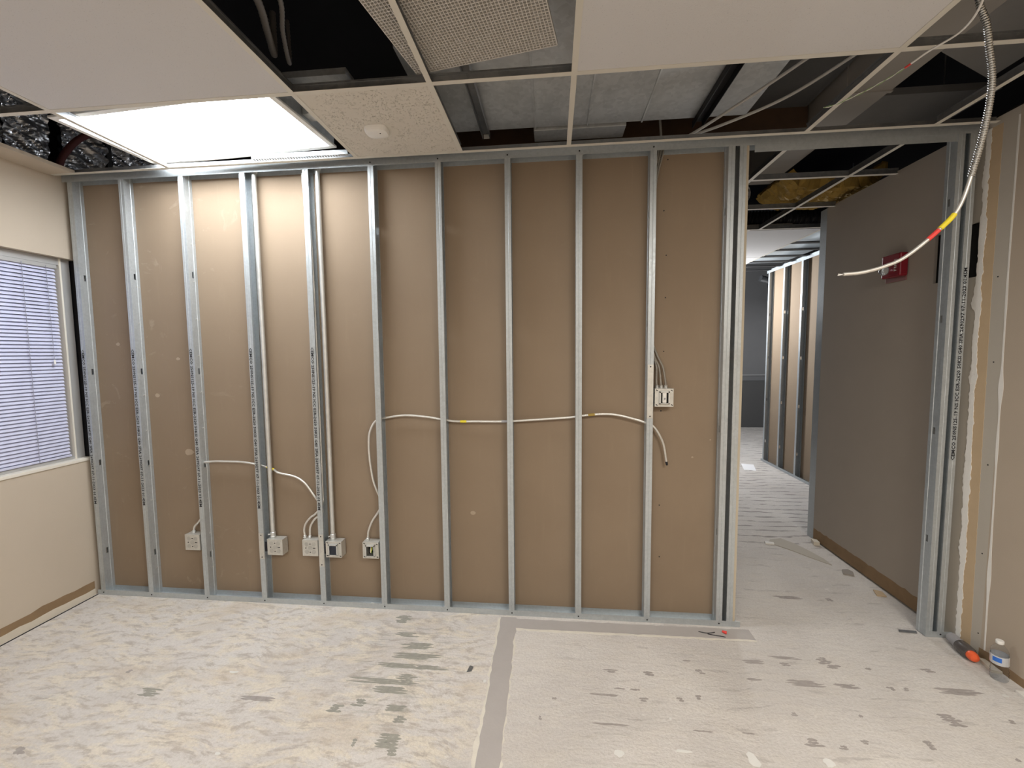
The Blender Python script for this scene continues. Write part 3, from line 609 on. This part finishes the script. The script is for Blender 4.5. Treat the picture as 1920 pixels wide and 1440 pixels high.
tag(MB().tube(smooth_path([(-.52, .085, 2.80), (-.51, .10, 2.92), (-.46, .16, 3.06), (-.40, .24, 3.16)], .02), .02, 10).build('sprinkler_pipe', paint('rusty_red_pipe', (.10, .03, .03), .3), loc=(-.52, .085, 2.80), smooth=True), 'rusty red pipe between the foil batts beyond the lit fixture', 'pipe')
# hall plenum
m = MB(); m.grid(lambda a, b: Vector((4.475 + .68 * a, .97 + .47 * b, 2.862 + .03 * noise.noise((a * 6, b * 4, 2)) + .09 * (abs(a - .5) * 2) ** 4)) + Vector((.02 * noise.noise((a * 9, b * 9, 5)), .02 * noise.noise((a * 9, b * 9, 8)), .02 * noise.noise((a * 25, b * 20, 1)))), 40, 30)
tag(m.build('glass_wool_batt', INSUL, loc=(4.95, 1.5, 2.97), solid=.09), 'yellow glass wool batt resting above the hall grid', 'insulation')
m = MB(); p = smooth_path([(3.75, 1.55, 2.92), (4.05, 1.42, 2.90), (4.22, 1.40, 2.90), (4.32, 1.48, 2.98)], .008)
tag(m.tube(p, .10, 18, rip=.006, pitch=.03).build('foil_flex_duct', FOIL, loc=(4.1, 1.4, 2.8), smooth=True), 'silver foil flexible duct above the hall grid', 'duct')
m = MB(); p = smooth_path([(4.45, 1.98, 2.90), (4.8, 1.90, 2.87), (5.25, 1.92, 2.88), (5.6, 2.0, 3.0)], .006)
tag(m.tube(p, .08, 18, rip=.008, pitch=.028).build('black_flex_duct', mat('black_rubber', (.02, .02, .022), .35), loc=(5, 1.7, 2.87), smooth=True), 'black ribbed flexible duct beyond the yellow batt', 'duct')
tag(B(4.52, 5.3, .34, .84, 3.12, 3.16).cyl((4.6, .6, 3.15), (4.6, .6, 3.6), .004, 6).cyl((5.2, .6, 3.15), (5.2, .6, 3.6), .004, 6).build('duct_board', GREYB, loc=(4.9, .55, 3.12)), 'grey duct board panel above the hall grid by the stud wall', 'board')
hd = empty('hall_duct', (5.5, 3.1, 2.86), 'bright galvanized duct over the black splines beyond the hall tile', 'duct')
for a, b in ((2.2, 2.75), (2.75, 3.3), (3.3, 3.95)): B(5.15, 5.95, a + .002, b - .002, 2.86, 3.2).build('duct_panel', GALV, hd, bevel=.003)
for x_ in (5.2, 5.9): MB().cyl((x_, 2.5, 3.19), (x_, 2.5, 3.6), .005, 6).build('hanger_rod', GALV, hd)
fx = MB().cyl((6.5, 4.95, 2.76), (6.5, 4.95, 3.6), .004, 6).tube(smooth_path([(6.1, 4.9, 2.80), (6.5, 4.95, 2.72), (7.0, 4.9, 2.80)], .02), .05, 14); tag(fx.build('foil_flex_duct', FOIL, loc=(6.5, 4.9, 2.7), smooth=True), 'silver flexible duct hanging at the far end of the hall', 'duct')

# ---- venetian blind
vb = empty('venetian_blind', (XL - .03, -.98, 2.2), 'closed pale venetian blind tinted lavender for bluish light, hanging in the window', 'blind')
xb = XL - .05; y0b, y1b = -1.88, -.036
B(xb - .014, xb + .012, y0b, y1b, 2.180, 2.204).build('head_rail', ALU, vb, bevel=.002)
B(xb - .012, xb + .012, y0b + .01, y1b - .006, .968, .982).build('bottom_rail', SLAT, vb, bevel=.002)
pitch = .0222; th = math.radians(57); s0 = None
for k in range(54):
    z = .998 + k * pitch
    if s0 is None:
        m = MB(); w = .0125; pts = []
        for j in range(5):
            a = -w + 2 * w * j / 4; sag = .0022 * (1 - (a / w) ** 2); pts.append((xb - a * math.cos(th) + sag * math.sin(th), z + a * math.sin(th) + sag * math.cos(th)))
        m.sheet([(p[0], p[1]) for p in pts], y0b + .012, y1b - .008, .0005, 1)
        s0 = m.build('slat', SLAT, vb, loc=(xb, -.98, z))
    else: copy(s0, vb, Vector((xb, -.98, z)) - org(vb))
CORD = mat('blind_cord', (.30, .31, .40), .8)
for y in (-.22, -.95, -1.6): MB().tube([(xb + .016, y, .97), (xb + .016, y, 2.19)], .0016, 6).build('ladder_cord', CORD, vb)
MB().tube([(xb + .022, -.100, 1.60), (xb + .020, -.10, 1.9), (xb + .016, -.098, 2.19)], .0014, 6).build('pull_cord', CORD, vb)
MB().lathe([(.002, .028), (.005, .018), (.006, 0), (.003, -.002)][::-1], 10, (xb + .023, -.100, 1.575)).build('cord_tassel', WHITE, vb, smooth=True)

# ---- electrical boxes
def ebox(x0, z0, kind, label, bracket=None, conns=()):
    w, d = .104, .054; x1, z1 = x0 + w, z0 + w
    r = empty('electrical_box', (x0 + w / 2, 0, z0), label, 'electrical box', 'steel boxes on the stud wall')
    t_ = .0016; m = B(x0, x0 + t_, 0, d, z0, z1).box(x1 - t_, x1, 0, d, z0, z1).box(x0, x1, 0, d, z0, z0 + t_).box(x0, x1, 0, d, z1 - t_, z1).box(x0, x1, d - t_, d, z0, z1)
    m.build('box_body', BOXM, r, bevel=.0006)
    if kind == 'back':
        B(x0, x1, -.0012, .0004, z0, z1).build('box_face', BOXM, r)
        K = metal('knockout_steel', (.45, .45, .43), (.6, .6, .57), .4, .6, .6, 60) if 'knockout_steel' not in bpy.data.materials else bpy.data.materials['knockout_steel']
        for kx, kz, rr in ((.5, .5, .016), (.72, .74, .014), (.28, .26, .014), (.72, .26, .014), (.28, .74, .014)):
            m = MB().cyl((x0 + kx * w, -.0010, z0 + kz * w), (x0 + kx * w, -.0021, z0 + kz * w), rr, 16); m.build('knockout', K, r)
        for kx, kz in ((.5, .76), (.22, .5), (.72, .5), (.80, .5), (.5, .24)):
            MB().cyl((x0 + kx * w, -.0012, z0 + kz * w), (x0 + kx * w, -.0026, z0 + kz * w), .0036, 8).build('screw_hole', INK, r)
    else:
        c = .030 if kind != 'switch' else .028; oz = .016
        cx = x0 + w * .5
        m = B(x0, cx - c, -.002, 0, z0, z1).box(cx + c, x1, -.002, 0, z0, z1).box(cx - c, cx + c, -.002, 0, z0, z0 + oz).box(cx - c, cx + c, -.002, 0, z1 - oz, z1)
        m.build('cover_plate', BOXM, r)
        p = .013; q = .003
        m = B(cx - c, cx - c + q, -p, -.002, z0 + oz, z1 - oz).box(cx + c - q, cx + c, -p, -.002, z0 + oz, z1 - oz).box(cx - c, cx + c, -p, -.002, z1 - oz - q, z1 - oz).box(cx - c, cx + c, -p, -.002, z0 + oz, z0 + oz + q)
        m.box(cx - c, cx - c + .007, -p - .001, -p, z0 + oz, z1 - oz).box(cx + c - .007, cx + c, -p - .001, -p, z0 + oz, z1 - oz).box(cx - c, cx + c, -p - .001, -p, z1 - oz - .007, z1 - oz).box(cx - c, cx + c, -p - .001, -p, z0 + oz, z0 + oz + .005)
        m.build('plaster_ring', EMT, r)
        for sx_, sz_ in ((.10, .92), (.90, .90), (.10, .10), (.92, .10)):
            MB().prism([(x0 + sx_ * w - .006, z0 + sz_ * w), (x0 + sx_ * w + .004, z0 + sz_ * w - .005), (x0 + sx_ * w + .006, z0 + sz_ * w - .001), (x0 + sx_ * w - .003, z0 + sz_ * w + .004)], -.0028, -.0018, 1).build('cover_slot', INK, r)
        if kind == 'dark': B(cx - c + .006, cx + c - .006, -.008, -.004, z0 + oz + .004, z1 - oz - .006).build('box_interior', paint('blue_black_tape', (.03, .035, .05), .5, sc=60), r)
        else: B(cx - c + .003, cx + c - .003, *((-.006, -.004) if kind == 'switch' else (.03, .032)), z0 + oz, z1 - oz).build('box_interior', BLACK, r)  # flat black sheet stands in for the shade inside the box
        if kind == 'wires':
            for j, (mm, a) in enumerate(((WIREG, .004), (YEL, .0), (WHITE, -.007))):
                MB().tube(smooth_path([(cx + a, .028, z1 - .02), (cx + a + .006, -.002, z1 - .045), (cx + a * .4 + .002, -.004, z0 + .04), (cx + a, .02, z0 + .025)], .006), .0024, 6).build('loose_wire', mm, r, smooth=True)
        if kind == 'switch':
            B(cx - .0115, cx + .0115, -.011, -.004, z0 + .022, z1 - .022).build('switch_yoke', WHITE, r, bevel=.003)
            B(cx - .006, cx + .006, -.0150, -.011, z0 + .036, z1 - .036).build('switch_toggle', WHITE, r, bevel=.002)
            MB().cyl((cx, -.0150, z0 + .046), (cx, -.020, z0 + .050), .0045, 10).build('toggle_tip', GREYP, r)
    for cx_ in conns:
        MB().lathe([(.010, 0), (.012, .002), (.012, .006), (.009, .007), (.0105, .016), (.008, .018)], 12, (cx_, .03, z1)).build('cable_connector', EMT, r, smooth=True)
    if bracket:
        bx, a, b = bracket
        B(bx, bx + SW, -.0034, -.0015, a, b).build('mounting_bracket', BOXM, r)
        B(bx + SW, x0 + .004, .004, .0056, z0 + .02, z1 - .02).build('bracket_arm', INK, r)
        for zz_ in (a + .012, b - .012): MB().cyl((bx + SW * .5, -.0034, zz_), (bx + SW * .5, -.0048, zz_), .004, 8).build('screw', INK, r)
    return r
ebox(.290, .340, 'back', 'steel box beside the third stud, first from the window', conns=(.329,))
ebox(.868, .328, 'back', 'steel box under the first conduit, right of the fourth stud', (.8128, .300, .470))
ebox(1.108, .331, 'back', 'steel box fed by two looping cables, second-to-last blank face', conns=(1.109, 1.143))
ebox(1.266, .328, 'dark', 'steel box under the second conduit with dark blue opening', (1.2192, .265, .475))
ebox(1.511, .331, 'wires', 'open steel box showing yellow and green wires', conns=(1.533,))
ebox(3.294, 1.303, 'switch', 'steel box with white toggle switch by the last stud bay', (3.2512, 1.235, 1.545), conns=(3.312, 3.336, 3.362))

# ---- rigid conduits
for x, z0, lb in ((.888, .433, 'steel conduit rising beside the fourth stud'), (1.298, .433, 'steel conduit rising beside the fifth stud')):
    c_ = empty('conduit', (x, .032, z0), lb, 'conduit', 'rigid conduits in the stud wall')
    MB().tube(smooth_path([(x, .032, z0 + .01), (x, .032, 1.5), (x - .004, .032, 2.66), (x - .004, .040, 2.72), (x - .004, .048, 2.765)], .03), .0138, 16).build('conduit_tube', EMT, c_, smooth=True)
    MB().lathe([(.0165, 0), (.0185, .001), (.0185, .010), (.0165, .011), (.0168, .034), (.0145, .036)], 16, (x, .032, z0)).build('conduit_connector', EMT, c_, smooth=True)
    MB().cyl((x - .012, .020, z0 + .024), (x - .020, .010, z0 + .024), .004, 8).build('set_screw', EMT, c_)

# ---- armored cables in the studs
CR = .0064
def cable(name, pts, label, m=CABLE, r=CR, group='armored cables in the stud wall', tapes=(), rip=.0007, end=None):
    p = smooth_path(pts, .0022)
    rt = empty(name, tuple(pts[0]), label, 'cable', group)
    MB().tube(p, r, 8, rip=rip, pitch=.009).build('cable_jacket', m, rt, smooth=True)
    for a, b, mm, nm in tapes: MB().tube(seg(p, a, b)[::3], r + .0014, 8).build(nm, mm, rt, smooth=True)
    if end:
        d = (p[-1] - p[-6]).normalized(); MB().tube([p[-1], p[-1] + d * .022], [r * 1.25, r * .9], 8).build('cable_end', end, rt)
    return rt
y = .030
cable('armored_cable', [(.329, y, .460), (.338, y, .49), (.377, y, .53), (.41, .045, .60), (.412, .048, .75), (.402, y + .004, .90), (.43, y - .003, .921), (.50, y, .929), (.575, y, .930), (.68, y, .929), (.755, y, .922), (.84, .040, .902), (.90, .050, .878), (.95, y, .862), (1.049, y, .842), (1.10, y, .818), (1.138, y, .783), (1.187, y, .712), (1.215, .040, .66), (1.225, .045, .60), (1.185, y, .567), (1.150, y, .513), (1.143, y, .450)],
      'white armored cable looping from the first box to the two-cable box', tapes=((.575, .605, YEL, 'yellow_tape'),))
cable('armored_cable', [(1.109, y, .450), (1.106, y, .49), (1.118, y, .53), (1.150, y, .57), (1.19, y, .60), (1.228, .045, .66), (1.232, .05, .85), (1.232, .05, 2.0), (1.222, .05, 2.45), (1.206, .045, 2.55), (1.196, .040, 2.66), (1.194, .040, 2.76)],
      'white armored cable rising behind the fifth stud from the two-cable box')
cab = [(1.533, y, .455), (1.540, y, .50), (1.565, y, .56), (1.605, .036, .62), (1.635, .046, .68), (1.612, .036, .73), (1.585, y, .81), (1.572, y, .88), (1.563, y, .96), (1.560, y, 1.05), (1.568, y, 1.13), (1.600, .034, 1.195), (1.64, .036, 1.214), (1.68, y, 1.225), (1.802, y, 1.240), (1.937, y, 1.231), (2.03, .032, 1.216), (2.12, y, 1.205), (2.252, y, 1.205), (2.422, y, 1.206), (2.593, y, 1.217), (2.80, y, 1.232), (2.941, y, 1.250), (3.065, y, 1.252), (3.188, y, 1.225), (3.26, y, 1.200), (3.305, y, 1.172), (3.352, y, 1.085), (3.373, y, .975)]
cable('armored_cable', cab, 'long armored cable threaded through the studs from the open wire box', tapes=((.492, .507, YEL, 'yellow_tape'), (.585, .600, GREYP, 'grey_tape'), (.775, .790, mat('ochre_tape', (.40, .28, .06), .6), 'ochre_tape')), end=INK)
for k, (xa, xb_, xt, lb) in enumerate(((3.312, 3.296, 3.300, 'nearest the stud'), (3.336, 3.300, 3.312, 'in the middle'), (3.362, 3.318, 3.326, 'farthest from the stud'))):
    cable('switch_cable', [(xa, .03, 1.424), (xa - .002, .034, 1.45), ((xa + xb_) / 2 + .006, .040, 1.53), (xb_ - .004, .046, 1.60), (3.278 + k * .004, .050, 1.70), (3.272 + k * .004, .052, 1.95), (3.288 if k == 2 else 3.272, .05, 2.15), (3.272 + k * .004, .052, 2.35), (3.280 + k * .008, .05, 2.58), (xt, .046, 2.72), (xt + .004, .046, 2.765)],
          'dark cable rising from the switch box, ' + lb, CABLED, .0058, 'cables above the switch box')

# ---- hanging flexible cable and thin wire
hp = [(4.10, -.86, 3.05), (4.155, -.80, 2.93), (4.206, -.75, 2.842), (4.235, -.75, 2.76), (4.249, -.75, 2.679), (4.265, -.75, 2.57), (4.257, -.75, 2.444), (4.231, -.75, 2.298), (4.189, -.75, 2.141), (4.126, -.75, 2.058), (4.02, -.75, 1.965), (3.948, -.75, 1.930), (3.87, -.75, 1.909), (3.800, -.75, 1.903)]
p = smooth_path(hp, .0013)
HANG = metal('hanging_cable_armor', (.42, .42, .41), (.55, .55, .53), .22, .35, .9, 60)
hc = empty('hanging_cable', hp[0], 'silver flexible cable hanging from the ceiling before the door opening', 'cable')
n_ = len(p); cut = int(n_ * .60)
MB().tube(p[:cut], .0094, 12, rip=.0017, pitch=.0085).build('cable_jacket', HANG, hc, smooth=True)
MB().tube(p[cut - 1:][::4], .0066, 10).build('cable_sleeve', CABLE, hc, smooth=True, label='smooth thinner lower length of the cable')
MB().tube(seg(p, .695, .745)[::6], .0088, 10).build('yellow_tape', YEL, hc, smooth=True)
MB().tube(seg(p, .748, .78)[::6], .0080, 10).build('red_tape', REDT, hc, smooth=True)
for k in range(2): MB().tube([p[-1], p[-1] + Vector((-.016, .002 * k, .002 - .005 * k))], .0016, 6).build('wire_end', WHITE, hc)
wp = [(4.08, -.93, 3.0), (4.075, -.93, 2.80), (4.10, -.876, 2.73), (4.125, -.781, 2.72), (4.102, -.684, 2.722), (4.086, -.558, 2.724), (4.047, -.44, 2.727), (3.99, -.34, 2.732), (3.96, -.31, 2.738)]
p = smooth_path(wp, .006); hw = empty('thin_wire', wp[0], 'thin white twisted wire drooping below the ceiling grid', 'wire')
MB().tube(seg(p, 0, .62), .0035, 6).build('wire_jacket', WHITE, hw, smooth=True)
MB().tube(seg(p, .62, .65), .0042, 6).build('red_tape', REDT, hw)
for k, mm in enumerate((WHITE, WIREG)):
    q = seg(p, .65, 1); q = [v + Vector((0, .0022 * math.cos(i * .5 + k * PI), .0022 * math.sin(i * .5 + k * PI))) for i, v in enumerate(q)]
    MB().tube(q, .0015, 6).build('wire_strand', mm, hw, smooth=True)

# ---- fire alarm strobe on the hall wall
fa = empty('fire_alarm_strobe', (4.925, .50, 2.08), 'red fire alarm strobe with clear lens on the hall wall', 'fire alarm')
B(4.918, 4.925, .435, .600, 2.055, 2.225).build('back_plate', mat('faded_red_plate', (.26, .12, .11), .6), fa, bevel=.002)
B(4.868, 4.918, .420, .570, 2.080, 2.225).build('alarm_body', REDS, fa, bevel=.008)
m = MB(); m.M = Matrix.Translation((4.868, .532, 2.130)) @ Matrix.Rotation(-PI / 2, 4, 'Y'); m.lathe([(.030, 0), (.030, .014), (.025, .026), (.014, .034), (.003, .036)], 18)
m.build('strobe_lens', CLEAR, fa, smooth=True)
m = MB(); m.M = Matrix.Translation((4.867, .532, 2.130)) @ Matrix.Rotation(-PI / 2, 4, 'Y'); m.lathe([(.020, 0), (.012, .008), (.004, .010)], 14)
m.build('strobe_reflector', EMT, fa, smooth=True)
# lettering runs up the plate
MF = Matrix.Translation((4.8672, .452, 2.150)) @ Matrix(((0, 0, -1, 0), (0, -1, 0, 0), (-1, 0, 0, 0), (0, 0, 0, 1))) if False else Matrix.Translation((4.8672, .455, 2.152)) @ Matrix(((0, 0, -1, 0), (0, -1, 0, 0), (1, 0, 0, 0), (0, 0, 0, 1))) @ Matrix.Scale(1, 4)
MF = Matrix.Translation((4.8672, .455, 2.152)) @ Matrix(((0, 0, -1, 0), (0, 1, 0, 0), (1, 0, 0, 0), (0, 0, 0, 1)))
put_mesh('alarm_lettering', text_mesh('FIRE', .075, .020), WHITE, fa, MF)

# ---- water bottle
bt = empty('water_bottle', (4.892, -.30, 0), 'empty clear water bottle with blue label by the right wall', 'bottle')
Mb = Matrix.Translation((4.892, -.30, 0)) @ Matrix.Rotation(math.radians(-3), 4, 'Y')
pr = [(.020, .004), (.029, .002), (.032, .008), (.0325, .020), (.0300, .026), (.0325, .034), (.0300, .041), (.0325, .049), (.0298, .057), (.0300, .070), (.0325, .080), (.0325, .130), (.0310, .136), (.0318, .141), (.0270, .156), (.0170, .170), (.0125, .178), (.0125, .184)]
inn = [(max(r - .0006, .002), z + (.0006 if i < 2 else 0)) for i, (r, z) in enumerate(pr)]
m = MB(); m.M = Mb; m.lathe(pr + inn[::-1], 32); m.build('bottle_body', PET, bt, smooth=True)
m = MB(); m.M = Mb; m.lathe([(.0140, .182), (.0150, .184), (.0150, .196), (.0135, .198), (.004, .1985)], 20); m.build('bottle_cap', WHITE, bt, smooth=True)
def band(a0, a1, z0, z1, r, n=24):
    m = MB(); m.M = Mb
    vs = [(rr * math.cos(a0 + (a1 - a0) * i / n), rr * math.sin(a0 + (a1 - a0) * i / n), z) for rr, z in ((r, z0), (r, z1), (r + .0003, z1), (r + .0003, z0)) for i in range(n + 1)]
    k = n + 1; fs = []
    for s_ in range(4):
        for i in range(n): fs.append((s_ * k + i, s_ * k + i + 1, ((s_ + 1) % 4) * k + i + 1, ((s_ + 1) % 4) * k + i))
    return m.add(vs, fs)
lab = band(0, 2 * PI, .084, .128, .0328, 32).build('bottle_label', LABELW, bt, smooth=True)
band(PI * 1.02, PI * 1.33, .100, .122, .0333, 10).build('label_patch', BLUE, lab, smooth=True)

# ---- grey and orange tool lying by the wall
tl = empty('hand_tool', (4.885, -.12, 0), 'grey and smoked plastic tool with orange tip lying by the jamb', 'tool')
a = Vector((4.900, -.035, .031)); b = Vector((4.866, -.205, .033)); dv = (b - a).normalized()
Mt = Matrix.Translation(a) @ dv.to_track_quat('Z', 'Y').to_matrix().to_4x4(); LT = (b - a).length
def TL(prof, n=20): m = MB(); m.M = Mt; return m.lathe([(a * 1.3, b) for a, b in prof], n)
TL([(.012, 0), (.020, .004), (.022, .03), (.019, .045), (.023, .06), (.020, .078), (.014, .08)]).build('grip', GREYP, tl, smooth=True)
TL([(.018, .068), (.024, .074), (.026, .10), (.025, .135), (.020, .148), (.014, .15)]).build('sleeve', SMOKE, tl, smooth=True)
TL([(.016, .142), (.0185, .15), (.0185, .165), (.014, .178), (.005, .183)]).build('tip', ORANGE, tl, smooth=True)
for k in (-1, 1): m = MB(); m.M = Mt; m.cyl((.020 * k, .004, .052), (.024 * k, .006, .052), .004, 8); m.build('button', INK, tl)

# ---- small litter on the slab
def chip(name, x, y, pts, h, m, label, cat, rot=0.0, z=0.0):
    mb = MB(); mb.M = Matrix.Translation((x, y, z)) @ Matrix.Rotation(rot, 4, 'Z'); mb.prism(pts, .0005, h)
    return tag(mb.build(name, m, loc=(x, y, z)), label, cat)
wn = empty('wire_nut', (3.687, -.068, .002), 'red wire nut lying on the grey strip before the stud wall', 'wire nut')
m = MB(); m.M = Matrix.Translation((3.687, -.068, .011)) @ Matrix.Rotation(PI / 2, 4, 'Y') @ Matrix.Rotation(.5, 4, 'X'); m.lathe([(.004, -.012), (.006, -.010), (.0085, .008), (.009, .012)], 12); m.build('nut_body', REDT, wn, smooth=True)
for x, yy, rz, lb in ((3.585, -.075, .3, 'black wire scrap lying on the grey floor strip'), (3.63, -.092, -.4, 'second black wire scrap, nearest the red wire nut')):
    q = smooth_path([(x - .04, yy + .01, .004), (x, yy, .004), (x + .03, yy + .012 * rz, .004), (x + .05, yy + .03 * rz, .005)], .006); tag(MB().tube(q, .0022, 6).build('wire_scrap', INK, loc=(x, yy, .004)), lb, 'wire')
SCRAP = mat('scrap_grey', (0.30, 0.27, 0.24), 0.9)
chip('metal_scrap', 2.283, -.462, [(-.012, -.02), (.012, -.012), (.016, .018), (-.004, .026)], .003, TEEW, 'dark grey metal scrap beside the long floor strip', 'scrap')
chip('paper_sheet', 5.42, 3.60, [(-.12, -.16), (.02, -.20), (.13, .12), (-.02, .17)], .002, PAPER, 'white paper sheet lying on the hall floor', 'paper')
chip('board_scrap', 4.845, .70, [(-.05, -.03), (.01, -.05), (.035, .0), (.02, .035), (-.02, .03)], .010, SCRAP, 'grey broken board scrap at the foot of the hall wall', 'scrap')
chip('board_scrap', 4.865, .43, [(-.035, -.03), (.02, -.035), (.03, .02), (-.01, .04)], .008, TANP, 'tan paper-faced scrap nearer the door jamb', 'scrap')
chip('plaster_lump', 4.895, 1.17, [(-.03, -.03), (.015, -.035), (.022, .02), (-.01, .04)], .030, GYPC, 'pale plaster lump at the end of the hall wall', 'plaster')
chip('plaster_lump', 4.51, 1.15, [(-.03, -.02), (.035, -.03), (.045, .0), (-.02, .02)], .012, MUD, 'white plaster chunk at the tip of the lifted flake', 'plaster')
chip('plaster_lump', 4.915, -.22, [(-.02, -.04), (.02, -.05), (.024, .04), (.0, .05)], .014, GYPC, 'cream plaster crumb between the tool and the bottle', 'plaster')
chip('plaster_lump', 4.90, -.425, [(-.03, -.03), (.03, -.04), (.03, .03), (-.02, .04)], .012, MUD, 'white plaster crumb in front of the bottle', 'plaster')
chip('metal_clip', 4.735, .035, [(-.05, -.006), (.04, -.012), (.05, .006), (-.04, .012)], .006, TEEW, 'flat steel offcut poking out from the jamb track', 'scrap')
for x, lb in ((.56, 'red tape scrap lying in the floor track of the third bay'), (.76, 'red tape scrap in the floor track beside the fourth stud')):
    chip('tape_scrap', x, .03, [(-.014, -.006), (.012, -.003), (.014, .006), (-.010, .004)], .006, REDT, lb, 'tape scrap', .5, .0025)
chip('plaster_crumb', 1.545, .03, [(-.012, -.008), (.010, -.01), (.014, .006), (-.006, .01)], .012, MUD, 'white plaster crumb in the floor track of the fifth bay', 'plaster', 0, .0025)
